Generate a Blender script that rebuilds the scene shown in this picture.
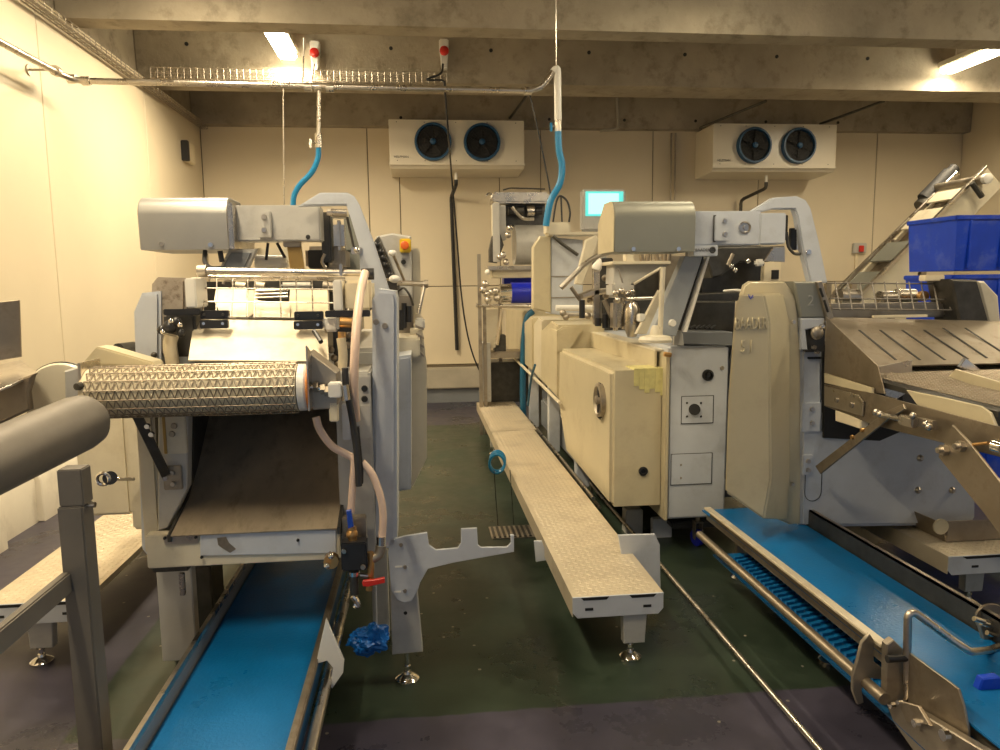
import bpy, bmesh, math, random
from mathutils import Vector, Matrix, Euler
random.seed(7)
for o in list(bpy.data.objects): bpy.data.objects.remove(o)
S = bpy.context.scene
COL = S.collection
R = math.radians
# ---------------------------------------------------------------- camera, world, exposure
F = 740.0
CAMZ = 1.65
cd = bpy.data.cameras.new('camera'); cam = bpy.data.objects.new('camera', cd); COL.objects.link(cam)
cd.sensor_width = 36; cd.lens = 36*F/1000.0; cd.clip_start = 0.05; cd.clip_end = 100
YAW, PITCH, ROLL = R(6.15), R(7.05), R(0.7)
RM = Matrix.Rotation(-YAW, 3, 'Z') @ Matrix.Rotation(math.pi/2-PITCH, 3, 'X') @ Matrix.Rotation(-ROLL, 3, 'Z')
cam.rotation_euler = RM.to_euler(); cam.location = (0, 0, CAMZ)
S.camera = cam
S.view_settings.view_transform = 'Standard'; S.view_settings.look = 'None'
S.view_settings.gamma = 1; S.view_settings.use_curve_mapping = False
S.view_settings.exposure = -0.42
w = bpy.data.worlds.new('world'); S.world = w; w.use_nodes = True
w.node_tree.nodes['Background'].inputs[0].default_value = (0.80, 0.88, 1.0, 1)
w.node_tree.nodes['Background'].inputs[1].default_value = 0.46
# lamps of the hall: (x, y centre, z, watts).  lamp() builds them; only the first two are seen, the rest added for light
LAMPS = [(-1.29, 7.66, 4.02, 190), (6.12, 7.70, 4.02, 90),
         (-1.6, 5.5, 4.1, 60), (2.4, 5.5, 4.1, 12), (6.0, 5.5, 4.1, 12),
         (-1.2, 2.9, 4.1, 110), (2.4, 2.9, 4.1, 50), (5.6, 2.9, 4.1, 80), (-1.3, .9, 4.1, 90)]




def W(px, py, X=None, Y=None, Z=None):
    d = RM @ Vector(((px-500)/F, -(py-375)/F, -1.0))
    if Y is not None: t = Y/d.y
    elif Z is not None: t = (Z-CAMZ)/d.z
    else: t = X/d.x
    return Vector((0, 0, CAMZ)) + d*t

# ---------------------------------------------------------------- materials
MAT = {}
def mat(name, col, rough=0.5, metal=0.0, var=0.0, vs=6.0, bump=0.0, bs=60.0, dirt=None, dirt_amt=0.0, ds=3.0, stretch=None, spec=0.5, emit=None, es=0, alpha=None, trans=0, coat=0, rvar=0.0):
    m = bpy.data.materials.new(name); m.use_nodes = True; MAT[name] = m
    nt = m.node_tree; N = nt.nodes; L = nt.links; b = N['Principled BSDF']
    b.inputs['Base Color'].default_value = (*col, 1); b.inputs['Roughness'].default_value = rough
    b.inputs['Metallic'].default_value = metal; b.inputs['Specular IOR Level'].default_value = spec
    if coat: b.inputs['Coat Weight'].default_value = coat; b.inputs['Coat Roughness'].default_value = 0.15
    if trans: b.inputs['Transmission Weight'].default_value = trans
    if emit: b.inputs['Emission Color'].default_value = (*emit, 1); b.inputs['Emission Strength'].default_value = es
    tc = N.new('ShaderNodeTexCoord'); src = tc.outputs['Object']
    if stretch:
        mp = N.new('ShaderNodeMapping'); mp.inputs['Scale'].default_value = stretch; L.new(src, mp.inputs[0]); src = mp.outputs[0]
    last = None
    if var or rvar:
        n = N.new('ShaderNodeTexNoise'); n.inputs['Scale'].default_value = vs; n.inputs['Detail'].default_value = 6; n.inputs['Roughness'].default_value = 0.6
        L.new(src, n.inputs['Vector'])
        if var:
            r = N.new('ShaderNodeValToRGB'); L.new(n.outputs['Fac'], r.inputs[0])
            r.color_ramp.elements[0].position = 0.3; r.color_ramp.elements[1].position = 0.72
            r.color_ramp.elements[0].color = (*[c*(1-var) for c in col], 1); r.color_ramp.elements[1].color = (*[min(1, c*(1+var*0.5)) for c in col], 1)
            last = r.outputs[0]
        if rvar:
            mr = N.new('ShaderNodeMapRange'); L.new(n.outputs['Fac'], mr.inputs[0]); mr.inputs[1].default_value = .3; mr.inputs[2].default_value = .7
            mr.inputs[3].default_value = max(0.03, rough-rvar); mr.inputs[4].default_value = rough+rvar; L.new(mr.outputs[0], b.inputs['Roughness'])
    if dirt:
        n2 = N.new('ShaderNodeTexNoise'); n2.inputs['Scale'].default_value = ds; n2.inputs['Detail'].default_value = 9; n2.inputs['Roughness'].default_value = 0.68
        L.new(src, n2.inputs['Vector'])
        r2 = N.new('ShaderNodeValToRGB'); L.new(n2.outputs['Fac'], r2.inputs[0]); r2.color_ramp.elements[0].position = 0.52; r2.color_ramp.elements[1].position = 0.68
        ml = N.new('ShaderNodeMath'); ml.operation = 'MULTIPLY'; L.new(r2.outputs[0], ml.inputs[0]); ml.inputs[1].default_value = dirt_amt
        mx = N.new('ShaderNodeMixRGB'); L.new(ml.outputs[0], mx.inputs[0])
        if last: L.new(last, mx.inputs[1])
        else: mx.inputs[1].default_value = (*col, 1)
        mx.inputs[2].default_value = (*dirt, 1); last = mx.outputs[0]
    if last: L.new(last, b.inputs['Base Color'])
    if bump:
        n3 = N.new('ShaderNodeTexNoise'); n3.inputs['Scale'].default_value = bs; n3.inputs['Detail'].default_value = 5; L.new(src, n3.inputs['Vector'])
        bp = N.new('ShaderNodeBump'); bp.inputs['Strength'].default_value = bump; bp.inputs['Distance'].default_value = 0.01; L.new(n3.outputs['Fac'], bp.inputs['Height']); L.new(bp.outputs[0], b.inputs['Normal'])
    return m
mat('wall_panel', (0.71, 0.62, 0.46), 0.5, var=0.04, vs=1.0, dirt=(0.62, 0.54, 0.40), dirt_amt=0.12, ds=1.2)
mat('panel_gap', (0.16, 0.13, 0.09), 0.8)
mat('curb_paint', (0.80, 0.74, 0.62), 0.5, var=0.06, vs=5, dirt=(0.35, 0.3, 0.24), dirt_amt=0.3, ds=3)
mat('concrete', (0.40, 0.345, 0.26), 0.9, var=0.28, vs=1.6, bump=0.35, bs=28, dirt=(0.12, 0.10, 0.07), dirt_amt=0.55, ds=4.5)
mat('concrete_smooth', (0.46, 0.42, 0.34), 0.8, var=0.2, vs=2, bump=0.1, bs=30)
mat('dark', (0.012, 0.012, 0.012), 0.6)
mat('black', (0.02, 0.02, 0.022), 0.35, var=0.2, vs=20)
mat('rubber', (0.03, 0.03, 0.032), 0.6)
mat('cream', (0.58, 0.51, 0.345), 0.38, var=0.05, vs=4, dirt=(0.32, 0.24, 0.14), dirt_amt=0.25, ds=5, coat=0.2)
mat('cream_pale', (0.68, 0.62, 0.48), 0.38, var=0.05, vs=4, dirt=(0.32, 0.25, 0.16), dirt_amt=0.25, ds=5, coat=0.2)
mat('greyblue_shaded', (0.34, 0.37, 0.41), 0.4, var=0.07, vs=5, dirt=(0.2, 0.2, 0.19), dirt_amt=0.25, ds=6)  # darker greyblue: shade on the slanted leg put into its colour
mat('greyblue', (0.57, 0.60, 0.65), 0.38, var=0.07, vs=5, dirt=(0.28, 0.27, 0.25), dirt_amt=0.25, ds=6, coat=0.15)
mat('greypaint', (0.50, 0.49, 0.46), 0.4, var=0.08, vs=5, dirt=(0.22, 0.19, 0.15), dirt_amt=0.3, ds=7, coat=0.15)
mat('greygreen', (0.20, 0.205, 0.18), 0.42, var=0.05, vs=4)
mat('bluegrey_dark', (0.20, 0.215, 0.235), 0.4, var=0.08, vs=5)
mat('steel', (0.62, 0.57, 0.50), 0.30, 1.0, var=0.14, vs=8, rvar=0.1, dirt=(0.22, 0.17, 0.12), dirt_amt=0.35, ds=8)
mat('steel_dull', (0.42, 0.37, 0.30), 0.46, 0.85, var=0.18, vs=7, rvar=0.1, dirt=(0.14, 0.10, 0.07), dirt_amt=0.5, ds=6)
mat('steel_brown', (0.36, 0.305, 0.235), 0.42, 0.85, var=0.2, vs=9, rvar=0.1, dirt=(0.12, 0.08, 0.05), dirt_amt=0.5, ds=9)
mat('steel_sheet', (0.78, 0.70, 0.55), 0.42, 0.55, var=0.12, vs=10, dirt=(0.40, 0.28, 0.14), dirt_amt=0.35, ds=6)
mat('slide_steel', (0.55, 0.46, 0.34), 0.42, 0.55, var=0.2, vs=9, rvar=0.1, dirt=(0.2, 0.14, 0.08), dirt_amt=0.5, ds=10, stretch=(1, .25, 1))
mat('tube_grey', (0.20, 0.18, 0.155), 0.55, 0.3, var=0.15, vs=6)
mat('hose_teal', (0.01, 0.10, 0.19), 0.4)
mat('crate_blue2', (0.008, 0.05, 0.45), 0.4)
mat('hood_metal', (0.36, 0.355, 0.34), 0.38, 0.6, var=0.06, vs=5)
mat('hood_green', (0.27, 0.27, 0.23), 0.42, 0.3, var=0.05, vs=4)
mat('chrome', (0.80, 0.77, 0.72), 0.12, 1.0)
mat('dark_steel', (0.10, 0.095, 0.085), 0.4, 0.7, var=0.3, vs=15)
mat('stained_box', (0.42, 0.36, 0.29), 0.5, 0.2, var=0.25, vs=14, dirt=(0.10, 0.06, 0.03), dirt_amt=0.8, ds=22)
mat('white_plastic', (0.82, 0.80, 0.74), 0.35)
mat('warm_plastic', (0.80, 0.70, 0.50), 0.45, var=0.06, vs=12)
mat('hose_pink', (0.78, 0.58, 0.46), 0.35, var=0.06, vs=9, spec=0.6)
mat('hose_clear', (0.70, 0.60, 0.42), 0.3, var=0.1, vs=14)
mat('hose_blue', (0.015, 0.23, 0.48), 0.3)
mat('red', (0.62, 0.03, 0.02), 0.35)
mat('blue_handle', (0.01, 0.06, 0.42), 0.35)
mat('blue_deep', (0.01, 0.02, 0.42), 0.35, var=0.1, vs=5)
mat('yellow', (0.75, 0.52, 0.02), 0.4)
mat('orange_red', (0.75, 0.14, 0.02), 0.35)
mat('orange', (0.70, 0.24, 0.04), 0.4)
mat('belt_blue', (0.002, 0.13, 0.36), 0.33, var=0.3, vs=2.2, bump=0.15, bs=90, rvar=0.1)
mat('belt_edge', (0.005, 0.12, 0.32), 0.4)
mat('crate_blue', (0.008, 0.055, 0.55), 0.34, var=0.2, vs=3, dirt=(0.22, 0.27, 0.55), dirt_amt=0.25, ds=7)
mat('bag_blue', (0.005, 0.13, 0.48), 0.38, spec=0.4, var=0.35, vs=22)
mat('fan_blue', (0.015, 0.075, 0.17), 0.4)
mat('cooler_white', (0.74, 0.68, 0.56), 0.3, var=0.03, vs=3)
mat('brass', (0.62, 0.36, 0.14), 0.35, 0.9)
mat('tread', (0.70, 0.61, 0.46), 0.42, 0.45, var=0.1, vs=4, rvar=0.08, dirt=(0.34, 0.26, 0.18), dirt_amt=0.35, ds=3)
mat('amber', (0.42, 0.27, 0.08), 0.45)
mat('tape', (0.74, 0.68, 0.30), 0.5, var=0.15, vs=30)
mat('pen_blue', (0.03, 0.05, 0.45), 0.5)
mat('lamp_lens', (1, 1, 1), 0.4, emit=(1.0, 0.88, 0.62), es=30)
mat('screen', (0.1, 0.3, 0.3), 0.4, emit=(0.50, 1.0, 0.90), es=1.7)
mat('screen_edge', (0.1, 0.3, 0.3), 0.4, emit=(0.10, 0.85, 0.75), es=1.2)
mat('text_grey', (0.10, 0.09, 0.08), 0.5)
mat('text_pale', (0.33, 0.33, 0.30), 0.5)
# painted floor: purple, with a green field between the machines
def floor_mat():
    m = bpy.data.materials.new('floor_paint'); m.use_nodes = True; MAT['floor_paint'] = m
    nt = m.node_tree; N = nt.nodes; L = nt.links; b = N['Principled BSDF']
    tc = N.new('ShaderNodeTexCoord'); ge = N.new('ShaderNodeNewGeometry'); sp = N.new('ShaderNodeSeparateXYZ'); L.new(ge.outputs['Position'], sp.inputs[0])
    wob = N.new('ShaderNodeTexNoise'); wob.inputs['Scale'].default_value = 9; wob.inputs['Detail'].default_value = 3; L.new(tc.outputs['Object'], wob.inputs['Vector'])
    def edge(axis, v, sign):
        a = N.new('ShaderNodeMath'); a.operation = 'SUBTRACT'; L.new(sp.outputs[axis], a.inputs[0]); a.inputs[1].default_value = v
        k = N.new('ShaderNodeMath'); k.operation = 'MULTIPLY_ADD'; L.new(wob.outputs['Fac'], k.inputs[0]); k.inputs[1].default_value = 0.03; L.new(a.outputs[0], k.inputs[2])
        c = N.new('ShaderNodeMath'); c.operation = 'MULTIPLY'; L.new(k.outputs[0], c.inputs[0]); c.inputs[1].default_value = sign*90; c.use_clamp = True
        return c.outputs[0]
    e = [edge(0, -1.33, 1), edge(1, 2.69, 1), edge(1, 8.65, -1)]
    m1 = N.new('ShaderNodeMath'); m1.operation = 'MULTIPLY'; L.new(e[0], m1.inputs[0]); L.new(e[1], m1.inputs[1])
    m2 = N.new('ShaderNodeMath'); m2.operation = 'MULTIPLY'; L.new(m1.outputs[0], m2.inputs[0]); L.new(e[2], m2.inputs[1])
    mx = N.new('ShaderNodeMixRGB'); L.new(m2.outputs[0], mx.inputs[0]); mx.inputs[1].default_value = (0.058, 0.054, 0.082, 1); mx.inputs[2].default_value = (0.027, 0.043, 0.028, 1)
    n = N.new('ShaderNodeTexNoise'); n.inputs['Scale'].default_value = 2.2; n.inputs['Detail'].default_value = 9; n.inputs['Roughness'].default_value = 0.65; L.new(tc.outputs['Object'], n.inputs['Vector'])
    r = N.new('ShaderNodeValToRGB'); r.color_ramp.elements[0].position = .34; r.color_ramp.elements[1].position = .66; r.color_ramp.elements[0].color = (.5, .5, .48, 1); r.color_ramp.elements[1].color = (1.12, 1.1, 1.1, 1); L.new(n.outputs['Fac'], r.inputs[0])
    mm = N.new('ShaderNodeMixRGB'); mm.blend_type = 'MULTIPLY'; mm.inputs[0].default_value = 1; L.new(mx.outputs[0], mm.inputs[1]); L.new(r.outputs[0], mm.inputs[2])
    v = N.new('ShaderNodeTexVoronoi'); v.inputs['Scale'].default_value = 7; L.new(tc.outputs['Object'], v.inputs['Vector'])
    lt = N.new('ShaderNodeMath'); lt.operation = 'LESS_THAN'; L.new(v.outputs['Distance'], lt.inputs[0]); lt.inputs[1].default_value = 0.05
    ck = N.new('ShaderNodeMixRGB'); L.new(lt.outputs[0], ck.inputs[0]); L.new(mm.outputs[0], ck.inputs[1]); ck.inputs[2].default_value = (.28, .25, .2, 1)
    L.new(ck.outputs[0], b.inputs['Base Color'])
    mr = N.new('ShaderNodeMapRange'); L.new(n.outputs['Fac'], mr.inputs[0]); mr.inputs[1].default_value = .35; mr.inputs[2].default_value = .65; mr.inputs[3].default_value = .22; mr.inputs[4].default_value = .5; L.new(mr.outputs[0], b.inputs['Roughness'])
    bp = N.new('ShaderNodeBump'); bp.inputs['Strength'].default_value = .12; bp.inputs['Distance'].default_value = .01; L.new(wob.outputs['Fac'], bp.inputs['Height']); L.new(bp.outputs[0], b.inputs['Normal'])
floor_mat()

# ---------------------------------------------------------------- builders
ORG = {}
def cr(pts, n=6):
    pts = [Vector(p) for p in pts]
    if len(pts) < 3: return pts
    P = [pts[0]*2-pts[1]] + pts + [pts[-1]*2-pts[-2]]; out = []
    for i in range(1, len(P)-2):
        a, b, c, d = P[i-1:i+3]
        for k in range(n):
            t = k/n
            out.append(0.5*((2*b)+(c-a)*t+(2*a-5*b+4*c-d)*t*t+(3*b-a-3*c+d)*t**3))
    out.append(P[-2]); return out
class MB:
    def __init__(s): s.bm = bmesh.new()
    def _bev(s, geom, off, seg=2):
        es = [g for g in geom if isinstance(g, bmesh.types.BMEdge)]
        if off > 0: bmesh.ops.bevel(s.bm, geom=es, offset=off, segments=seg, affect='EDGES', clamp_overlap=True)
    def box(s, c, sz, rot=None, bev=0.0, seg=2):
        r = bmesh.ops.create_cube(s.bm, size=1); M = Matrix.Translation(Vector(c))
        if rot is not None: M = M @ (rot.to_matrix().to_4x4() if isinstance(rot, Euler) else rot.to_4x4())
        bmesh.ops.transform(s.bm, matrix=M @ Matrix.Diagonal((*sz, 1)), verts=r['verts'])
        if bev: s._bev(list({e for v in r['verts'] for e in v.link_edges}), bev, seg)
        return s
    def b(s, x0, x1, y0, y1, z0, z1, bev=0.0, seg=2):
        return s.box(((x0+x1)/2, (y0+y1)/2, (z0+z1)/2), (abs(x1-x0), abs(y1-y0), abs(z1-z0)), None, bev, seg)
    def px(s, a, t, c, u, Y, dep, bev=0.0, seg=2):      # rectangle seen at plane Y, going dep back
        p = W(a, (t+u)/2, Y=Y); q = W(c, (t+u)/2, Y=Y); z1 = W((a+c)/2, t, Y=Y).z; z0 = W((a+c)/2, u, Y=Y).z
        return s.b(p.x, q.x, Y, Y+dep, z0, z1, bev, seg)
    def frame(s, d):
        d = Vector(d).normalized(); up = Vector((0, 0, 1)) if abs(d.z) < .95 else Vector((1, 0, 0))
        a = d.cross(up).normalized(); return a, d.cross(a).normalized()
    def cyl(s, p0, p1, r, r1=None, seg=20, cap=True):
        p0 = Vector(p0); p1 = Vector(p1); r1 = r if r1 is None else r1; a, b = s.frame(p1-p0); bm = s.bm
        A = []; B = []
        for i in range(seg):
            t = 2*math.pi*i/seg; v = a*math.cos(t)+b*math.sin(t); A.append(bm.verts.new(p0+v*r)); B.append(bm.verts.new(p1+v*r1))
        for i in range(seg): j = (i+1) % seg; bm.faces.new((A[i], A[j], B[j], B[i]))
        if cap: bm.faces.new(A[::-1]); bm.faces.new(B)
        return s
    def tube(s, pts, r, seg=8, smooth=0, closed=False):
        pts = cr(pts, smooth) if smooth else [Vector(p) for p in pts]
        if not smooth and not closed and len(pts) > 2:      # round the bends
            q = [pts[0]]
            for a_, b_, c_ in zip(pts, pts[1:], pts[2:]):
                f = min(2.2*r, (a_-b_).length*.45, (c_-b_).length*.45); u = b_+(a_-b_).normalized()*f; v = b_+(c_-b_).normalized()*f
                q += [u, u*.25+b_*.5+v*.25, v]
            pts = q+[pts[-1]]
        n = len(pts); bm = s.bm; rings = []; a = None
        for i, p in enumerate(pts):
            if closed: d = pts[(i+1) % n]-pts[i-1]
            else: d = pts[min(i+1, n-1)]-pts[max(i-1, 0)]
            d.normalize()
            if a is None: a, _ = s.frame(d)
            a = (a-d*a.dot(d)); a.normalize(); b = d.cross(a)
            rings.append([bm.verts.new(p+(a*math.cos(2*math.pi*j/seg)+b*math.sin(2*math.pi*j/seg))*r) for j in range(seg)])
        for i in range(n-1 if not closed else n):
            A = rings[i]; B = rings[(i+1) % n]
            for j in range(seg): q = (j+1) % seg; bm.faces.new((A[j], A[q], B[q], B[j]))
        if not closed: bm.faces.new(rings[0][::-1]); bm.faces.new(rings[-1])
        return s
    def prism(s, pts, vec, bev=0.0, seg=1):             # 3-D outline pushed along vec
        bm = s.bm; vec = Vector(vec); A = [bm.verts.new(Vector(p)) for p in pts]; B = [bm.verts.new(Vector(p)+vec) for p in pts]
        n = len(A); fs = [bm.faces.new(A), bm.faces.new(B[::-1])]
        for i in range(n): j = (i+1) % n; fs.append(bm.faces.new((A[j], A[i], B[i], B[j])))
        bmesh.ops.recalc_face_normals(bm, faces=fs)
        if bev: s._bev(list({e for f in fs[:2] for e in f.edges}), bev, seg)
        return s
    def py(s, pts, Y, dep, bev=0.0, seg=1): return s.prism([W(a, b, Y=Y) for a, b in pts], (0, dep, 0), bev, seg)
    def pxp(s, pts, X, dep, bev=0.0, seg=1): return s.prism([W(a, b, X=X) for a, b in pts], (dep, 0, 0), bev, seg)
    def ball(s, c, r, sc=(1, 1, 1), seg=16):
        k = bmesh.ops.create_uvsphere(s.bm, u_segments=seg, v_segments=seg//2+2, radius=r)
        bmesh.ops.transform(s.bm, matrix=Matrix.Translation(Vector(c)) @ Matrix.Diagonal((*sc, 1)), verts=k['verts']); return s
    def lathe(s, prof, c, axis=(0, 0, 1), seg=28, cap=True):   # prof: (radius, height)
        c = Vector(c); ax = Vector(axis).normalized(); a, b = s.frame(ax); bm = s.bm; rings = []
        for r, h in prof:
            rings.append([bm.verts.new(c+ax*h+(a*math.cos(2*math.pi*i/seg)+b*math.sin(2*math.pi*i/seg))*max(r, 1e-4)) for i in range(seg)])
        for A, B in zip(rings, rings[1:]):
            for i in range(seg): j = (i+1) % seg; bm.faces.new((A[i], A[j], B[j], B[i]))
        if cap: bm.faces.new(rings[0][::-1]); bm.faces.new(rings[-1])
        bmesh.ops.recalc_face_normals(bm, faces=bm.faces[:]) ; return s
    def sheet(s, pts, th):                               # bent sheet: list of (x0,x1,y,z), real thickness downwards
        bm = s.bm; T = []; 
        for x0, x1, y, z in pts: T.append((bm.verts.new((x0, y, z)), bm.verts.new((x1, y, z)), bm.verts.new((x0, y+th*.5, z-th)), bm.verts.new((x1, y+th*.5, z-th))))
        for A, B in zip(T, T[1:]):
            bm.faces.new((A[0], A[1], B[1], B[0])); bm.faces.new((A[3], A[2], B[2], B[3])); bm.faces.new((A[2], A[0], B[0], B[2])); bm.faces.new((A[1], A[3], B[3], B[1]))
        for A in (T[0], T[-1]): bm.faces.new((A[0], A[2], A[3], A[1]))
        return s
    def loft(s, A, B, bev=0):
        bm = s.bm; A = [bm.verts.new(p) for p in A]; B = [bm.verts.new(p) for p in B]; n = len(A); fs = [bm.faces.new(A), bm.faces.new(B[::-1])]
        for i in range(n): j = (i+1) % n; fs.append(bm.faces.new((A[j], A[i], B[i], B[j])))
        bmesh.ops.recalc_face_normals(bm, faces=fs)
        if bev: s._bev(list({e for f in fs for e in f.edges}), bev, 2)
        return s
    def build(s, name, m, parent=None, label=None, sharp=35):
        if parent is not None: o0 = Vector(ORG[parent.name])
        else:
            vs = [v.co for v in s.bm.verts]
            o0 = Vector(((min(v.x for v in vs)+max(v.x for v in vs))/2, (min(v.y for v in vs)+max(v.y for v in vs))/2, min(v.z for v in vs)))
        bmesh.ops.translate(s.bm, verts=s.bm.verts, vec=-o0)
        bmesh.ops.recalc_face_normals(s.bm, faces=s.bm.faces[:])
        me = bpy.data.meshes.new(name); s.bm.to_mesh(me); s.bm.free()
        me.polygons.foreach_set('use_smooth', [True]*len(me.polygons)); me.set_sharp_from_angle(angle=R(sharp))
        me.materials.append(MAT[m]); o = bpy.data.objects.new(name, me); COL.objects.link(o)
        if parent is not None: o.parent = parent; ORG[o.name] = ORG[parent.name]
        else: o.location = o0; ORG[o.name] = tuple(o0)
        if label: o['label'] = label
        return o
def thing(name, label, cat, loc, group=None):
    o = bpy.data.objects.new(name, None); COL.objects.link(o); o.location = loc; o.empty_display_size = .1
    ORG[o.name] = tuple(loc); o['label'] = label; o['category'] = cat
    if group: o['group'] = group
    return o
def tag(o, label, cat, group=None, kind=None):
    if label: o['label'] = label
    if cat: o['category'] = cat
    if group: o['group'] = group
    if kind: o['kind'] = kind
    return o
def struct(o): o['kind'] = 'structure'; return o
def copy_tree(o, parent=None):
    c = o.copy(); COL.objects.link(c)
    if parent is not None: c.parent = parent
    ORG[c.name] = ORG[o.name]
    for ch in list(o.children): copy_tree(ch, c)
    return c
def text_mesh(name, txt, size, depth, m, parent, loc, rx=0, rz=0, sx=1.0, label=None):
    cu = bpy.data.curves.new(name, 'FONT'); cu.body = txt; cu.size = size; cu.extrude = depth; cu.align_x = 'CENTER'; cu.align_y = 'CENTER'
    t = bpy.data.objects.new(name+'_c', cu); COL.objects.link(t)
    dg = bpy.context.evaluated_depsgraph_get(); me = bpy.data.meshes.new_from_object(t.evaluated_get(dg)); bpy.data.objects.remove(t)
    M = Matrix.Translation(Vector(loc)-Vector(ORG[parent.name])) @ Matrix.Rotation(rz, 4, 'Z') @ Matrix.Rotation(rx, 4, 'X') @ Matrix.Diagonal((sx, 1, 1, 1))
    me.transform(M); me.materials.clear(); me.materials.append(MAT[m]); o = bpy.data.objects.new(name, me); COL.objects.link(o); o.parent = parent; ORG[o.name] = ORG[parent.name]
    if label: o['label'] = label
    return o
# ================================================================ the hall
YB, XL, XR, Z0 = 10.4, -2.8, 8.0, 3.82
struct(MB().b(XL-.3, XR+.3, -2.5, YB+.3, -.1, 0).build('floor', 'floor_paint'))
ORGF = 0
def wall_seams(m, gap):
    return m
# left wall of insulated panels (grooves between the panels)
m = MB(); ys = [-2.5, -.1, 2.1, 3.6, 6.17, 8.38, YB]
for a, b_ in zip(ys, ys[1:]): m.b(XL-.1, XL, a+.006, b_-.006, .02, 3.84, .004, 1)
struct(m.build('wall_left', 'wall_panel'))
struct(MB().b(XL-.14, XL-.012, -2.5, YB+.14, 0, 3.84).build('trim_1', 'panel_gap'))
struct(MB().b(XL-.3, XL-.06, -2.5, YB+.3, 3.84, 5.0).build('trim_2', 'concrete'))
m = MB(); xs = [XL]+[W(p, 230, Y=YB).x for p in (370, 401, 500, 541, 652, 757, 873)]+[XR]
for i, (a, b_) in enumerate(zip(xs, xs[1:])):
    m.b(a+.006, b_-.006, YB, YB+.1, 1.625, 3.9, .004, 1); m.b(a+.006, b_-.006, YB, YB+.1, .53, 1.615, .004, 1)
struct(m.build('wall_back', 'wall_panel'))
struct(MB().b(XL-.14, XR, YB+.014, YB+.14, 0, 3.9).build('trim_3', 'panel_gap'))
struct(MB().b(XR, XR+.12, -2.5, YB+.1, 0, 5.0).build('wall_right', 'wall_panel'))
struct(MB().b(XL, XR, YB-.16, YB, .2, .49, .015).build('baseboard_back', 'concrete_smooth'))
struct(MB().b(XL, XR, YB-.1, YB, 0, .2).build('trim_4', 'bluegrey_dark'))
# painted kerb of the left wall, in lengths
for i, (a, b_, x) in enumerate([(-2.5, 4.9, -2.66), (4.95, 5.45, -2.74), (5.45, YB-.16, -2.70)]):
    pr = [(XL, a, 0), (x, a, 0), (x, a, .30), (x-.05, a, .40), (XL, a, .44)]
    struct(MB().prism(pr, (0, b_-a, 0), .006).build('baseboard_left' if i == 0 else 'trim_%d' % (4+i), 'curb_paint'))
# ribbed concrete ceiling
struct(MB().b(XL-.3, XR+.2, -2.5, YB+.3, 4.62, 4.8).build('ceiling', 'concrete'))
def rib(y0, y1, x1=XR, z=Z0):
    m = MB(); t = .05
    m.prism([(XL-.06, y0, z), (XL-.06, y1, z), (XL-.06, y1+t, 4.63), (XL-.06, y0-t, 4.63)], (x1-XL+.06, 0, 0), .012); return m
k = 7
for a, b_ in ((-.6, .3), (1.6, 2.05), (4.1, 4.55), (6.62, 6.87), (8.38, 8.88), (10.25, 10.6)):
    m = rib(a, b_, XR, Z0 if b_ < 10 else 3.74)
    struct(m.build('trim_%d' % k, 'concrete')); k += 1
# form-tie holes in the ribs
m = MB()
for yy, zz, lst in ((8.355, 4.16, (187, 391, 491, 589, 685, 777, 868, 958)), (6.59, 4.30, (873, 984)), (10.24, 3.85, (399, 549, 625, 697, 768, 841))):
    for p in lst:
        x = W(p, 52, Y=yy).x; m.cyl((x, yy-.004, zz), (x, yy+.03, zz), .020, seg=12)
struct(m.build('trim_20', 'dark'))

# lamps
def lamp(x, y, z, wt, group, label):
    t = thing('ceiling_light', label, 'lamp', (x, y, z), group)
    MB().b(x-.10, x+.10, y-.62, y+.62, z+.03, z+.10, .012).build('housing', 'cream_pale', t)
    m = MB(); m.b(x-.09, x+.09, y-.6, y+.6, z-.03, z+.03, .02, 3); m.build('diffuser', 'lamp_lens', t)
    for s_ in (-.45, .45): MB().cyl((x, y+s_, z+.10), (x, y+s_, 4.63), .006, seg=8).build('hanger_rod', 'steel', t)
    if wt:
        ld = bpy.data.lights.new('lamp_light', 'AREA'); ld.shape = 'RECTANGLE'; ld.size = .16; ld.size_y = 1.2; ld.energy = wt; ld.color = (1.0, .82, .55)
        l = bpy.data.objects.new('lamp_light', ld); COL.objects.link(l); l.parent = t; l.location = (0, 0, -.06)
for i, a in enumerate(LAMPS):
    lamp(*a, 'ceiling lamps of the hall', ['glowing tubular ceiling lamp above the left wall corner, behind the red sockets', 'glowing tubular ceiling lamp at the right edge under the concrete', 'added unseen tubular ceiling lamp over the left machine', 'added unseen tubular ceiling lamp over the row of cream covers', 'added unseen tubular ceiling lamp over the blue crates', 'added unseen tubular ceiling lamp over the front of the left machine', 'added unseen tubular ceiling lamp over the front of the right machine', 'added unseen tubular ceiling lamp at the far right front', 'added unseen tubular ceiling lamp nearest the viewer'][i])

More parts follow.
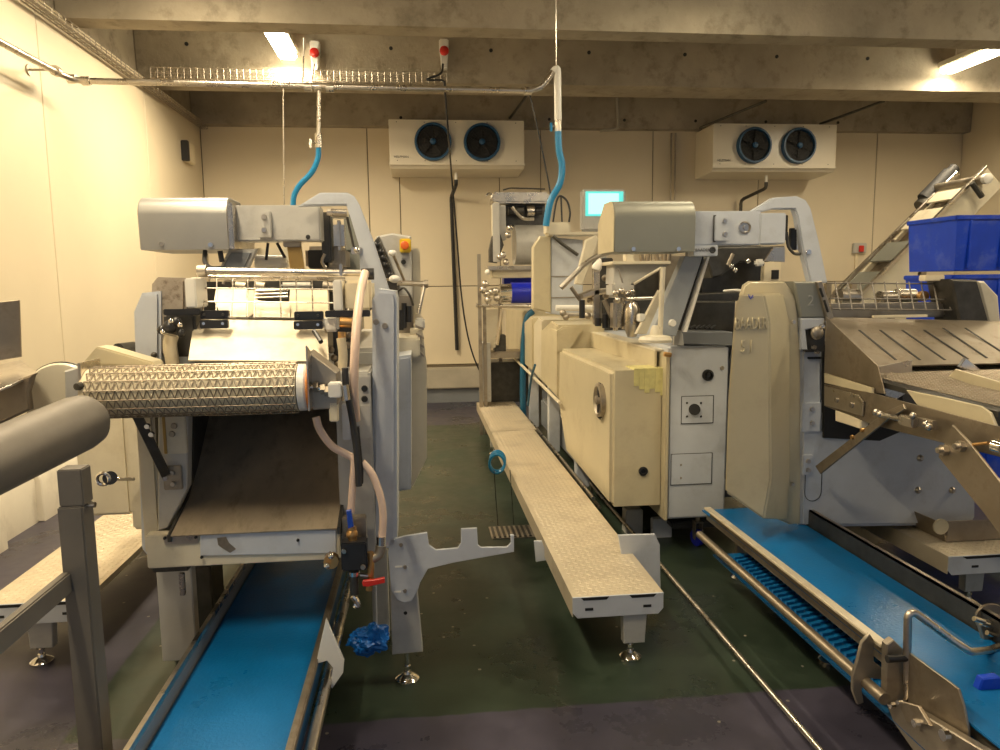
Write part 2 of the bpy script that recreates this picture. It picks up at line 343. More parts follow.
# evaporator coolers on the back wall
def cooler(pxl, pyt, pyb, label):
    Y = 9.75; a = W(pxl, (pyt+pyb)/2, Y=Y); z1 = W(pxl+60, pyt, Y=Y).z; z0 = W(pxl+60, pyb, Y=Y).z; Wd = 1.73
    t = thing('air_cooler', label, 'cooler', (a.x+Wd/2, Y, z0), 'evaporator coolers on the back wall')
    x0, x1 = a.x, a.x+Wd; h = z1-z0
    c1 = .42 if label.startswith('cream twin-fan air cooler on the left') else .40
    bm_ = MB(); bm_.prism([(x0, Y, z1), (x0, Y, z0+.04), (x0, Y+.05, z0-.005), (x0, Y+.64, z0-.03), (x0, Y+.64, z1)], (Wd, 0, 0), .008); bm_.build('housing', 'cooler_white', t)
    MB().b(x0-.006, x1+.006, Y-.018, Y+.02, z0+.035, z0+.06, .004).build('drip_lip', 'cooler_white', t)
    for fx in (.555, 1.18):
        cx, cz = x0+fx, z0+h*.535; r = .235
        ring = MB(); ring.lathe([(r*1.0, .03), (r*1.0, -.06), (r*.97, -.075), (r*.88, -.075), (r*.86, -.05), (r*.86, .03)], (cx, Y, cz), (0, 1, 0), 40, cap=False); f = ring.build('fan_ring', 'fan_blue', t)
        MB().cyl((cx, Y+.0, cz), (cx, Y-.012, cz), r*.87, seg=36).build('fan_opening', 'dark', f)
        g = MB(); 
        for q in (.3, .45, .6, .75): g.tube([(cx+math.cos(2*math.pi*j/32)*r*q, Y-.07, cz+math.sin(2*math.pi*j/32)*r*q) for j in range(32)], .0028, 5, closed=True)
        for j in range(8): g.tube([(cx, Y-.07, cz), (cx+math.cos(j*math.pi/4)*r*.9, Y-.07, cz+math.sin(j*math.pi/4)*r*.9)], .003, 5)
        g.build('fan_guard', 'dark', f)
        b_ = MB()
        for j in range(5):
            an = j*2*math.pi/5; d = Vector((math.cos(an), 0, math.sin(an))); e = Vector((-math.sin(an), 0, math.cos(an)))
            b_.prism([Vector((cx, Y-.035, cz))+d*.04-e*.02, Vector((cx, Y-.035, cz))+d*r*.8-e*.07, Vector((cx, Y-.045, cz))+d*r*.8+e*.05, Vector((cx, Y-.045, cz))+d*.04+e*.02], (0, .006, 0))
        b_.build('fan_blades', 'dark', f)
        MB().lathe([(.04, 0), (.035, -.02), (.01, -.028)], (cx, Y-.06, cz), (0, 1, 0), 20).build('hub', 'fan_blue', f)
    for sx in (.1, .45, .85, 1.25, 1.62):
        for sz in (h-.03, .09): MB().cyl((x0+sx, Y-.004, z0+sz), (x0+sx, Y, z0+sz), .006, seg=8).build('screw', 'dark_steel', t)
    text_mesh('maker_plate', 'HELPMAN', .042, .001, 'text_grey', t, (x0+.15, Y-.003, z0+.135), R(90))
    MB().cyl((x0+.85, Y+.2, z0-.16), (x0+.85, Y+.2, z0-.03), .02, seg=12).build('drain_stub', 'white_plastic', t)
    return x0, Y, z0, z1, Wd
c1 = cooler(389, 120, 168, 'cream twin-fan air cooler on the left half of the back wall, over the black pipe')
c2 = cooler(713, 124, 171, 'cream twin-fan air cooler on the right half of the back wall, above the arched frame')
tag(MB().tube([(c1[0]+.85, c1[1]+.2, c1[2]-.12), (c1[0]+.85, c1[1]+.2, c1[2]-.18), (c1[0]+.80, YB-.06, c1[2]-.3), (W(457, 350, Y=YB-.05).x, YB-.05, W(457, 350, Y=YB-.05).z)], .026, 10).build('drain_pipe', 'black'), 'black drain pipe running down the back wall under the left cooler', 'pipe')
p = [(c2[0]+.85, c2[1]+.2, c2[2]-.12), (c2[0]+.85, c2[1]+.2, c2[2]-.2), (c2[0]+.66, YB-.08, c2[2]-.32), (c2[0]+.66, YB-.08, c2[2]-1.6)]
tag(MB().tube(p, .024, 10).build('drain_pipe', 'dark_steel'), 'dark bent drain pipe below the right cooler, behind the hood bar', 'pipe')
# slanting suspension rods behind the coolers
for a, b_, lb in (((820, 124), (884, 101), 'dark slanting rod above the right end of the right cooler'), ((700, 128), (766, 101), 'brown slanting rod above the left end of the right cooler'), ((510, 118), (528, 94), 'short dark slanting rod above the right end of the left cooler')):
    tag(MB().tube([W(*a, Y=9.9), W(*b_, Y=8.9)], .018, 8).build('support_rod', 'dark_steel'), lb, 'rod')
# stainless water pipe: along the left wall, then across the hall
pz = [W(-60, 5, X=-2.62), W(0, 43, X=-2.62), W(56, 74, X=-2.62)]
px_ = [W(-160, -48, X=-2.62), W(0, 42, X=-2.62), W(58, 73, X=-2.62), W(74, 80, Y=6.2), W(88, 81, Y=6.2), W(528, 91, Y=6.2), W(541, 88, Y=6.2), W(553, 72, Y=6.2), W(556, 70, Y=6.2), W(557, 118, Y=6.2)]
wp = thing('water_pipe', 'stainless water pipe along the left wall and across below the concrete ribs', 'pipe', tuple(W(300, 86, Y=6.2)))
MB().tube(px_[:8], .024, 12).build('pipe_run', 'steel', wp)
MB().tube([W(553, 72, Y=6.2), W(557, 68, Y=6.2), W(557.5, 72, Y=6.2), W(558, 120, Y=6.2)], .03, 12).build('down_pipe', 'white_plastic', wp, 'cream lagged drop pipe')
MB().tube([W(319, 88, Y=6.2), W(318.5, 136, Y=6.2)], .016, 12).build('down_pipe', 'steel', wp)
for a in ((528, 91), (318, 87), (308, 87), (330, 88), (72, 79), (86, 81)): c = W(*a, Y=6.2); MB().cyl(c-Vector((.03, 0, 0)), c+Vector((.03, 0, 0)), .034, seg=14).build('pipe_fitting', 'steel', wp)
c = W(54, 70, X=-2.62); MB().cyl(c, c+Vector((0, .05, 0)), .038, seg=14).build('pipe_fitting', 'steel', wp)
for q in ((54, 70), (4, 44)): m = MB(); c = W(*q, X=-2.62); m.cyl(c, (XL+.002, c.y, c.z), .009, seg=8); m.cyl((XL+.012, c.y, c.z), (XL+.003, c.y, c.z), .04, seg=12); m.build('wall_bracket', 'steel_dull', wp)
for a, nm in (((318.5, 140), 'x'), ((558, 124), 'y')):
    c = W(*a, Y=6.2); v = MB(); v.cyl(c+Vector((0, 0, .05)), c-Vector((0, 0, .06)), .028, seg=14); v.cyl(c+Vector((0, 0, -.02)), c+Vector((-.07, -.01, -.02)), .008, seg=8); vv = v.build('valve', 'steel', wp)
    MB().box(c+Vector((-.06, -.02, -.03)), (.02, .02, .07), None, .004).build('valve_lever', 'hose_blue' if nm == 'y' else 'steel', vv)
def hose(pts, Y, r, m_, lb, nm='water_hose', sm=7, cat='hose'):
    P_ = [W(a[0], a[1], Y=(a[2] if len(a) > 2 else Y)) for a in pts]
    return tag(MB().tube(P_, r, 10, smooth=sm).build(nm, m_), lb, cat)
hose([(318.5, 146), (318, 158), (312, 172), (300, 185), (294, 196), (293, 210)], 6.2, .022, 'hose_blue', 'blue water hose hanging above the left machine')
hose([(558, 129), (559, 150), (562, 165), (560, 183), (551, 200), (547, 218), (546, 226)], 6.2, .028, 'hose_blue', 'bright blue water hose hanging above the cream covers in the centre')
for a, b_, Y, lb in (((283, 88), (284, 206), 6.2, 'thin steel hanger rod left of the blue hose on the left'), ((555.5, -14), (556, 70), 6.2, 'thin vertical hanger rod holding the pipe above the centre'), ((304, 38), (303, 84), 6.2, 'short hanger rod beside the left red socket')):
    tag(MB().tube([W(*a, Y=Y), W(*b_, Y=Y)], .006, 6).build('hanger_rod', 'steel'), lb, 'rod')
# wire cable trays
def tray(p0, p1, up, side, n, nm, lb):
    p0, p1, up, side = map(Vector, (p0, p1, up, side)); m = MB(); L_ = p1-p0
    for k_ in range(4): m.tube([p0+side*k_/3, p1+side*k_/3], .0045, 5)
    for k_ in (.5, 1): m.tube([p0+up*k_, p1+up*k_], .0045, 5); m.tube([p0+side+up*k_, p1+side+up*k_], .0045, 5)
    for i in range(n+1): q = p0+L_*i/n; m.tube([q+up, q, q+side, q+side+up], .004, 5)
    o = m.build(nm, 'steel_dull'); return tag(o, lb, 'cable tray')
tray((XL+.03, .5, 3.70), (XL+.03, YB-.05, 3.70), (0, 0, .05), (.08, 0, 0), 90, 'cable_tray', 'wire basket cable tray along the top of the left wall')
z_ = W(300, 81, Y=8.2).z
tray((-2.66, 8.2, z_), (W(447, 83, Y=8.2).x, 8.2, z_), (0, 0, .11), (0, .14, 0), 46, 'cable_tray', 'wire basket cable tray in front of the concrete rib, below the red sockets')
# sockets on the concrete rib
for i, (cx, cy, lb) in enumerate(((315, 52, 'white socket box with red cap on the concrete rib, next to the glowing lamp'), (444, 50, 'white socket box with red cap on the concrete rib, above the left cooler'))):
    c = W(cx, cy, Y=8.28); t = thing('power_socket', lb, 'socket', tuple(c), 'red-capped sockets on the rib')
    MB().b(c.x-.05, c.x+.05, c.y-.02, c.y+.1, c.z-.02, c.z+.11, .01).build('socket_box', 'white_plastic', t)
    MB().prism([(c.x-.045, c.y-.04, c.z-.02), (c.x+.045, c.y-.04, c.z-.02), (c.x+.03, c.y-.05, c.z-.2), (c.x-.03, c.y-.05, c.z-.2)], (0, .1, 0), .01).build('plug', 'white_plastic', t)
    MB().lathe([(.046, 0), (.05, -.015), (.045, -.04), (.03, -.05)], (c.x, c.y-.04, c.z-.03), (0, 1, -.3), 24).build('red_cap', 'red', t)
hose([(314, 64, 8.18), (312, 76, 8.15), (310, 86, 8.12)], 8.1, .012, 'steel_dull', 'grey cable hanging from the left red-capped socket', 'power_cable', cat='cable')
hose([(443, 64, 8.18), (441, 73, 8.15), (430, 78, 8.12), (428, 80, 8.1), (443, 81, 8.1), (445, 92, 8.1), (448, 130, 8.4), (452, 180, 9.3), (457, 240, 9.6), (462, 300, 9.8), (470, 345, 9.9), (482, 375, 10), (498, 395, 10.1), (512, 398, 10.1)], 8.1, .011, 'black', 'thin black cable dropping from the right red-capped socket down the back wall', 'power_cable', cat='cable')
hose([(530, 95), (540, 140), (549, 185), (551, 200)], 6.3, .007, 'black', 'thin black cable beside the central blue hose', 'power_cable', cat='cable')
# copper pipes behind the monitor
for dx, lb in ((-1.5, 'grey riser pipe on the back wall, left one of a pair'), (2.5, 'grey riser pipe on the back wall, right one of a pair')):
    tag(MB().tube([W(673+dx, 133, Y=YB-.05), W(673+dx-1, 200, Y=YB-.05)], .013, 8).build('riser_pipe', 'steel_dull'), lb, 'pipe')
tag(MB().tube([W(617, 98, Y=10.22), W(618, 129, Y=10.22), W(600, 131, Y=10.22)], .022, 8).build('conduit', 'concrete_smooth'), 'pale conduit on the dark rib above the monitor', 'conduit')
# small boxes on walls
c = W(184, 152, X=XL); t = thing('switch_box', 'small beige switch box with a black side on the left wall', 'switch', (XL, c.y, c.z-.12))
MB().b(XL, XL+.07, c.y-.05, c.y+.22, c.z-.12, c.z+.12, .01).build('box_body', 'warm_plastic', t)
MB().b(XL, XL+.085, c.y-.12, c.y-.055, c.z-.12, c.z+.12, .008).build('box_cover', 'black', t, 'black cover strip')
c = W(858, 250, Y=YB); t = thing('wall_socket', 'grey wall socket with red switch low on the back wall, left of the incline conveyor', 'socket', (c.x, YB, c.z))
MB().b(c.x-.1, c.x+.1, YB-.06, YB, c.z-.05, c.z+.1, .01).build('box_body', 'greypaint', t)
MB().b(c.x-.03, c.x+.04, YB-.09, YB-.06, c.z-.03, c.z+.06, .006).build('switch', 'red', t)
MB().b(c.x-.05, c.x-.01, YB-.03, YB, c.z-.35, c.z-.05).build('conduit', 'warm_plastic', t)
# monitor
c = W(604, 207, Y=8.0); t = thing('monitor', 'grey monitor with glowing cyan screen behind the hood', 'monitor', (c.x, 8.0, c.z-.25))
a = W(582, 189, Y=8.0); b_ = W(626, 231, Y=8.0)
MB().b(a.x, b_.x, 8.0, 8.12, b_.z, a.z, .02).build('casing', 'greypaint', t)
a2 = W(585.5, 191.5, Y=8.0); b2 = W(623, 216, Y=8.0)
s_ = MB().b(a2.x, b2.x, 7.992, 8.0, b2.z, a2.z, .002).build('screen_border', 'screen_edge', t, 'cyan edge of the screen')
MB().b(a2.x+.03, b2.x-.05, 7.988, 7.993, b2.z+.02, a2.z-.02).build('screen', 'screen', t)
MB().b(c.x-.04, c.x+.04, 8.04, 8.1, 0, b_.z).build('post', 'greypaint', t)
# incline conveyor, far right
t = thing('incline_conveyor', 'cream steel incline conveyor rising to the right behind the blue crates', 'conveyor', (5.2, 7.9, 0))
def rail(a, b_, Y, h, dep, nm, m_):
    p, q = W(*a, Y=Y), W(*b_, Y=Y); d = (q-p).normalized(); n = Vector((d.z, 0, -d.x))
    return MB().prism([p, q, q+n*h, p+n*h], (0, dep, 0), .006).build(nm, m_, t)
rail((838, 318), (986, 166), 7.6, .30, .03, 'side_plate', 'cream_pale')
rail((852, 303), (987, 165), 7.55, .035, .05, 'rail', 'steel')
rail((800, 325), (957, 171), 8.2, .05, .04, 'rail', 'steel')
rail((806, 328), (954, 181), 8.18, .22, .03, 'side_plate', 'cream_pale')
p, q = W(842, 320, Y=7.63), W(980, 178, Y=7.63); d = (q-p).normalized(); n = Vector((d.z, 0, -d.x))
MB().prism([p+n*.08, q+n*.08, q+n*.12, p+n*.12], (0, .55, 0)).build('belt', 'steel_brown', t)
for f in (.2, .42, .66, .86):
    c = p.lerp(q, f); MB().prism([c-n*.01, c+d*.30-n*.01, c+d*.30+n*.01, c+n*.01], (0, .54, 0), .004).build('cross_plate', 'greygreen' if f < .5 else 'cream_pale', t)
c = W(937, 186, Y=8.3); m = MB(); m.cyl(c-d*.22, c+d*.2, .085); m.cyl(c+d*.2, c+d*.3, .06); m.build('motor', 'rubber', t)
MB().cyl(c-d*.3+n*.06, c-d*.12+n*.06, .11).build('gearbox', 'dark_steel', t)
c = W(985, 179, Y=7.5); m = MB(); m.cyl(c, c+Vector((0, .75, 0)), .05); m.build('end_roller', 'steel_dull', t)
MB().lathe([(.055, 0), (.055, -.05), (.03, -.06)], c, (0, 1, 0)).build('bearing', 'white_plastic', t)
a = W(971, 184, Y=7.5); MB().tube([W(972, 183, Y=7.5), W(982, 197, Y=7.5)], .03, 8).build('clamp', 'dark_steel', t)
for yy in (7.65, 8.15):
    for xx in (4.7, 5.5): m = MB(); m.b(xx-.03, xx+.03, yy-.03, yy+.03, 0, 1.6 if xx < 5 else 2.1); m.build('leg', 'steel_dull', t)
# blue crates, stacked
Yc = 5.2; a = W(957, 215, Y=Yc); zt = a.z; hx = .44
n_c = 5
for i in range(n_c):
    z1 = zt-i*hx; z0 = z1-hx+.03; x0, x1 = a.x, a.x+.78; y0, y1 = Yc, Yc+.58
    lb = ['blue plastic crate on top of the stack at the right edge', 'blue plastic crate second from the top of the stack at the right edge', 'blue plastic crate in the middle of the stack at the right edge', 'blue plastic crate second from the bottom of the stack at the right edge', 'blue plastic crate at the bottom of the stack at the right edge'][i]
    t = thing('plastic_crate', lb, 'crate', (x0, y0, z0), 'blue crates in the stack')
    m = MB(); th = .012
    def taper(xa, xb, ya, yb, k_): return [(xa+k_, ya+k_), (xb-k_, ya+k_), (xb-k_, yb-k_), (xa+k_, yb-k_)]
    o_b = taper(x0+.012, x1-.012, y0+.012, y1-.012, .018); o_t = taper(x0+.012, x1-.012, y0+.012, y1-.012, 0)
    i_b = taper(x0+.026, x1-.026, y0+.026, y1-.026, .018); i_t = taper(x0+.026, x1-.026, y0+.026, y1-.026, 0)
    bm = m.bm; V = [[bm.verts.new((*p_, z_)) for p_ in L_] for L_, z_ in ((o_b, z0), (o_t, z1-.01), (i_t, z1-.01), (i_b, z0+.015))]
    for A, B in zip(V, V[1:]):
        for j in range(4): q = (j+1) % 4; bm.faces.new((A[j], A[q], B[q], B[j]))
    bm.faces.new(V[0][::-1]); bm.faces.new(V[3]); m.build('crate_body', 'crate_blue', t)
    m = MB(); m.b(x0, x1, y0, y0+.03, z1-.035, z1, .006); m.b(x0, x1, y1-.03, y1, z1-.035, z1, .006); m.b(x0, x0+.03, y0, y1, z1-.035, z1, .006); m.b(x1-.03, x1, y0, y1, z1-.035, z1, .006); m.build('rim', 'crate_blue', t)
    m = MB()
    for xx in (x0+.13, x0+.39, x0+.65): m.b(xx-.012, xx+.012, y0+.005, y0+.02, z0+.02, z1-.03, .003)
    m.build('ribs', 'crate_blue', t)
# ================================================================ left machine
def bolt(m, c, r=.008, d=(0, -1, 0), h=.007): c = Vector(c); m.cyl(c, c+Vector(d)*h, r, r*.85, seg=10)
def bolts(parent, lst, Y, r=.008, m_='steel', nm='bolts', X=None):
    for p in lst:
        m = MB(); c = W(p[0], p[1], Y=Y) if X is None else W(p[0], p[1], X=X)
        bolt(m, c, r, (0, -1, 0) if X is None else (-1, 0, 0)); m.build('bolt' if nm == 'bolts' else nm, m_, parent)
def foot(x, y, parent, z1=.15, r=.05):
    m = MB(); m.lathe([(r, .002), (r, .010), (r*.8, .018), (r*.35, .03), (r*.3, .04)], (x, y, 0), (0, 0, 1), 28); m.cyl((x, y, .03), (x, y, z1), .009, seg=10); m.cyl((x, y, .05), (x, y, .065), .016, seg=6)
    return m.build('foot', 'chrome', parent, 'chrome levelling foot')
A = thing('processing_machine', 'grey and cream food processing machine left of the aisle with a wire mesh belt roller', 'machine', (-.65, 3.2, 0))
# main body behind the front works
MB().b(-1.17, -.12, 3.45, 5.0, .60, 1.36, .02).build('body', 'greypaint', A)
MB().b(-1.0, -.35, 3.55, 4.8, 1.36, 1.52, .02).build('top_block', 'steel_dull', A)
MB().py([(133, 312), (141, 293), (160, 291), (161, 556), (147, 557), (141, 549)], 3.0, .5, .012, 2).build('side_cover', 'greyblue', A)
MB().px(139.5, 414, 158, 556, 2.86, .30, .012).build('front_cover', 'cream_pale', A)
MB().px(76, 402, 128, 516, 3.35, .5, .012).build('side_cabinet', 'cream_pale', A)
MB().px(128, 405, 142, 530, 3.25, .3, .01).build('side_strip', 'cream_pale', A)
MB().py([(158, 414), (188, 414), (187, 488), (168, 528), (158, 531)], 2.84, .06, .004).build('front_column', 'greypaint', A)
p = MB().px(162, 416, 186, 454, 2.825, .02, .003).build('cover_plate', 'cream_pale', A)
MB().px(163, 416, 166, 454, 2.822, .02, .001).build('plate_edge', 'amber', p)
bolts(p, [(174, 426), (172, 434)], 2.82, .012, 'steel_dull')
p = MB().px(163, 466, 182, 490, 2.825, .012, .003).build('strut_bracket', 'steel_dull', A); bolts(p, [(172, 473), (173, 484)], 2.82, .010)
# front tray and slide
Yt = 2.72; xa, xb = W(170, 531, Y=Yt).x, W(337, 529, Y=Yt).x
MB().px(146, 531, 340, 564, Yt+.02, .05, .004).build('tray_beam', 'cream_pale', A)
p = MB().py([(200, 533), (336, 530), (336, 553), (200, 556)], Yt+.012, .01, .002).build('tray_plate', 'greyblue', A)
MB().px(164, 535, 198, 544, Yt+.014, .006, .001).build('rating_plate', 'steel', p, 'small steel rating plate')
MB().py([(217, 538), (226, 537), (229, 543), (236, 549), (230, 553), (222, 548), (218, 545)], Yt+.0105, .002).build('rust_stain', 'steel_brown', p, 'brown rust stain')
bolts(p, [(165, 538), (196, 537), (298, 540), (330, 553), (202, 557)], Yt+.01, .006, 'dark')
z = lambda y, Y: W(300, y, Y=Y).z
MB().sheet([(xa, xb, Yt, z(530, Yt)), (xa, xb, 2.96, z(493, 2.96)), (xa, xb, 3.10, z(462, 3.10)), (xa, xb, 3.28, z(418, 3.28)), (xa, xb, 3.45, z(385, 3.45))], .004).build('slide', 'slide_steel', A, 'worn steel slide')
for nm, xx in (('cheek', xa-.012), ('cheek', xb)):
    MB().prism([(xx, Yt, z(536, Yt)), (xx, 3.45, z(536, 3.4)), (xx, 3.45, z(370, 3.45)), (xx, 3.12, z(400, 3.12)), (xx, 3.0, z(486, 3.0)), (xx, Yt, z(529, Yt))], (.012, 0, 0), .002).build(nm, 'dark_steel', A)
MB().b(xa-.02, xb+.03, 3.1, 3.45, z(408, 3.1), z(408, 3.1)+.05).build('throat_cover', 'dark_steel', A)
# right column and its covers, running back
MB().px(338, 372, 373, 556, 2.86, .3, .006).build('front_column', 'greypaint', A)
p = MB().px(342, 404, 350, 440, 2.845, .02, .003).build('side_plate', 'greyblue', A)
p = MB().px(352, 376, 371, 440, 2.852, .012, .003).build('access_plate', 'greypaint', A); bolts(p, [(364.5, 388.5), (364.5, 399)], 2.85, .013, 'dark', 'hole')
p = MB().px(361, 405, 371, 439, 2.845, .012, .002).build('access_plate', 'greypaint', A)
MB().py([(372, 300), (378, 289), (395, 291), (397, 300), (397, 545), (393, 549), (373, 549)], 2.9, .32, .012, 2).build('column_cover', 'greyblue', A)
MB().py([(395, 357), (411, 355), (411, 490), (397, 492)], 3.35, .4, .012, 2).build('rear_cover', 'greyblue', A)
MB().py([(410, 330), (422, 328), (427, 366), (427, 458), (413, 487), (410, 487)], 3.8, .9, .012, 2).build('rear_cover', 'cream_pale', A)
MB().px(396, 338, 420, 358, 3.6, .5, .01).build('ledge', 'cream_pale', A)
m = MB()
for k_ in range(4): m.py([(415.5+k_*.5, 325+k_*8), (424, 328+k_*9), (424, 330.5+k_*9), (415.5+k_*.5, 327.5+k_*8)], 3.78, .02)
m.build('vent_slats', 'steel_dull', A)
bolts(A, [(376, 322), (385, 326)], 2.895, .012, 'steel_dull')
# tapered hood on the gantry
Yh = 3.5
def hood(root, l, r, t, u, Y, dep, m_, side=None):
    a, b_ = W(l, u, Y=Y), W(r, u, Y=Y); zt = W((l+r)/2, t, Y=Y).z; z0 = a.z; h = zt-z0
    pr = [(a.x, Y, z0), (a.x, Y-.006, z0+h*.66)]
    for k_ in range(1, 7): an = k_/6*math.pi/2; pr.append((a.x, Y+.07-math.cos(an)*.075, z0+h*.66+math.sin(an)*h*.34))
    pr += [(a.x, Y+dep*.6, zt), (a.x, Y+dep, z0+h*.62), (a.x, Y+dep, z0)]
    o = MB().prism(pr, (b_.x-a.x, 0, 0), .006).build('hood', m_, root)
    if side: MB().prism(pr, (-.005, 0, 0), .002).build('hood_side', side, o, 'cream side of the hood')
    return o, a, b_, z0, zt
h, a, b_, z0, zt = hood(A, 140, 230, 196, 250, Yh, .42, 'hood_metal')
for q in ((162, 244), (211, 245)): m = MB(); bolt(m, W(*q, Y=Yh), .013, h=.012); m.build('bolt', 'chrome', h)
MB().b(b_.x, b_.x+.022, Yh-.012, Yh+.42, z0, zt-.03, .004).build('hood_flange', 'steel', A)
p = MB().px(232, 205, 320, 241, Yh+.06, .14, .006).build('gantry_beam', 'greypaint', A)
MB().px(258, 211, 271, 238, Yh+.035, .03, .004).build('beam_bracket', 'greypaint', p)
bolts(p, [(264, 217), (264, 230)], Yh+.03, .013, 'steel')
m = MB(); bolt(m, W(308, 237, Y=Yh+.06), .011, h=.003); m.build('hole', 'dark', p)
ARCH = [(298, 206), (320, 192.5), (347, 192.5), (354, 196), (359, 204), (373, 240), (390, 292), (390, 345), (376, 345), (372, 300), (360, 270), (359, 246), (350, 216), (346, 205)]
MB().py(ARCH, 3.46, .05, .006, 2).build('arch_arm', 'greyblue', A)
m = MB(); m.px(330, 209, 348, 218, 3.62, .05, .01); m.build('cross_roller', 'cream_pale', A)
MB().cyl(W(327, 212, Y=3.6), W(347, 213, Y=3.6), .016).build('cross_shaft', 'steel', A)
MB().px(333, 220, 344, 250, 3.7, .1, .02).build('guide_chute', 'steel', A)
MB().px(321, 212, 331, 262, 3.72, .12, .01).build('motor_block', 'dark_steel', A)
m = MB(); m.tube([W(347, 217, Y=3.5), W(351, 235, Y=3.5), W(354, 248, Y=3.5)], .006); m.build('link_rod', 'dark_steel', A)
m = MB(); m.ball(W(357, 250, Y=3.44), .015); m.build('knob', 'chrome', A)
MB().px(351, 247, 362, 254, 3.45, .02, .004).build('latch', 'steel', A)
MB().px(305, 246, 345, 270, 3.8, .3, .02).build('drive_housing', 'steel_dull', A)
MB().px(308, 250, 328, 268, 3.78, .03, .004).build('drive_opening', 'dark', A)
m = MB(); m.tube([W(325, 254, Y=3.72), W(321, 262, Y=3.72), W(326, 268, Y=3.72)], .008); m.build('drive_cable', 'steel', A)
MB().py([(286, 241), (300, 241), (304, 269), (290, 269)], 3.62, .03, .003).build('amber_panel', 'amber', A)
MB().px(283, 240, 300, 247, 3.6, .05, .004).build('panel_clip', 'steel_dull', A)
p = MB().py([(218, 270), (229, 249), (257, 249), (248, 270)], 3.58, .03, .005).build('display_panel', 'greypaint', A)
MB().py([(222, 268), (231, 252.5), (251, 252.5), (244, 268)], 3.57, .01, .002).build('display_glass', 'bluegrey_dark', p)
MB().cyl(W(256, 262, Y=3.75), W(286, 263, Y=3.75), .035).build('white_roller', 'white_plastic', A)
MB().px(271, 258, 286, 271, 3.7, .1, .02).build('roller_block', 'white_plastic', A)
for q in ((268, 243, 266, 260), (277, 243, 285, 258)): MB().tube([W(q[0], q[1], Y=3.66), W(q[2], q[3], Y=3.66)], .007).build('link_rod', 'black', A)
hp = [W(205, 251, Y=3.55), W(205, 262, Y=3.5), W(211, 268, Y=3.45), W(222, 268, Y=3.5)]
MB().tube(hp, .01, 8, 6).build('cable', 'rubber', A)
MB().tube([W(220, 251, Y=3.55), W(222, 262, Y=3.55)], .012).build('cable', 'rubber', A)
MB().px(330, 250, 364, 274, 4.1, .2, .01).build('olive_housing', 'greygreen', A)
MB().px(344, 214, 362, 252, 4.1, .2, .01).build('olive_housing', 'greygreen', A)
MB().px(190, 281, 346, 313, 3.38, .05, .004).build('rear_web', 'dark_steel', A)
MB().px(255, 248, 290, 262, 3.9, .05, .004).build('rear_plate', 'cream_pale', A)
# cross rods and wire guard
p = MB().cyl(W(203, 271, Y=3.12), W(372, 273, Y=3.12), .014).build('cross_rod', 'steel', A)
m = MB(); c = W(203, 271, Y=3.12); m.cyl(c-Vector((.02, 0, 0)), c+Vector((.015, 0, 0)), .024, seg=12); m.build('rod_end', 'steel_dull', p)
m = MB(); c = W(341, 270, Y=3.11); m.box(c, (.012, .03, .05), None, .003); m.build('rod_clamp', 'steel', p)
m = MB(); c = W(369, 274, Y=3.11); m.cyl(c-Vector((.03, 0, 0)), c+Vector((.02, 0, 0)), .024, seg=14); m.build('rod_end', 'black', p)
m = MB()
def gp(x, y): t_ = (y-277)/40; return W(x, y, Y=3.16-.1*t_)
for y_ in (278.5, 288, 301.5): m.tube([gp(191, y_), gp(345, y_+1.5)], .0035, 6)
for x_ in (194, 203, 216, 232, 247, 254, 281, 297, 313, 329, 342): m.tube([gp(x_+ (1 if x_ < 260 else -1), 278), gp(x_, 318)], .003, 6)
m.build('wire_guard', 'steel', A)
m = MB(); m.tube([gp(200, 277), gp(345, 279)], .008, 8); m.build('guard_rod', 'steel', A)
# bright sheet and its hinges
a, b_ = W(194, 319, Y=3.08), W(327, 321, Y=3.08); c_, d_ = W(188, 360, Y=2.82), W(329, 361, Y=2.82)
MB().prism([a, b_, d_, c_], (0, .003, -.006), .001).build('guide_sheet', 'steel_sheet', A, 'bright stained guide sheet')
def plate(pts, Y0, Y1, m_, nm, th=.004):
    n = len(pts); ymin = min(p_[1] for p_ in pts); ymax = max(p_[1] for p_ in pts)
    q = [W(p_[0], p_[1], Y=Y0+(Y1-Y0)*(p_[1]-ymin)/(ymax-ymin)) for p_ in pts]
    return MB().prism(q, (0, th, -th), .001).build(nm, m_, A)
plate([(216, 287), (247, 289), (246, 318), (222, 318), (214, 300)], 3.30, 3.12, 'steel_sheet', 'guide_flap')
plate([(247, 290), (259, 290), (256, 312), (247, 318)], 3.31, 3.14, 'warm_plastic', 'guide_flap')
plate([(290, 289), (329, 290), (328, 318), (288, 318)], 3.30, 3.12, 'warm_plastic', 'guide_flap')
plate([(255, 300), (290, 303), (290, 318), (255, 318)], 3.2, 3.1, 'steel_sheet', 'guide_flap')
for y_ in (290, 293.5, 297): MB().cyl(W(256, y_+1, Y=3.26), W(288, y_, Y=3.26), .006).build('shaft', 'steel', A)
MB().px(280, 282, 312, 288, 3.35, .1, .01).build('bearing_block', 'white_plastic', A)
m = MB(); c = W(228, 284, Y=3.3); m.tube([c+Vector((math.cos(k_/8*math.pi)*.02, 0, math.sin(k_/8*math.pi)*.02)) for k_ in range(9)], .006); m.build('hook', 'steel', A)
for x_ in (236, 255, 323): MB().cyl(W(x_, 286, Y=3.36), W(x_+10, 287, Y=3.36), .022).build('roller', 'steel_dull', A)
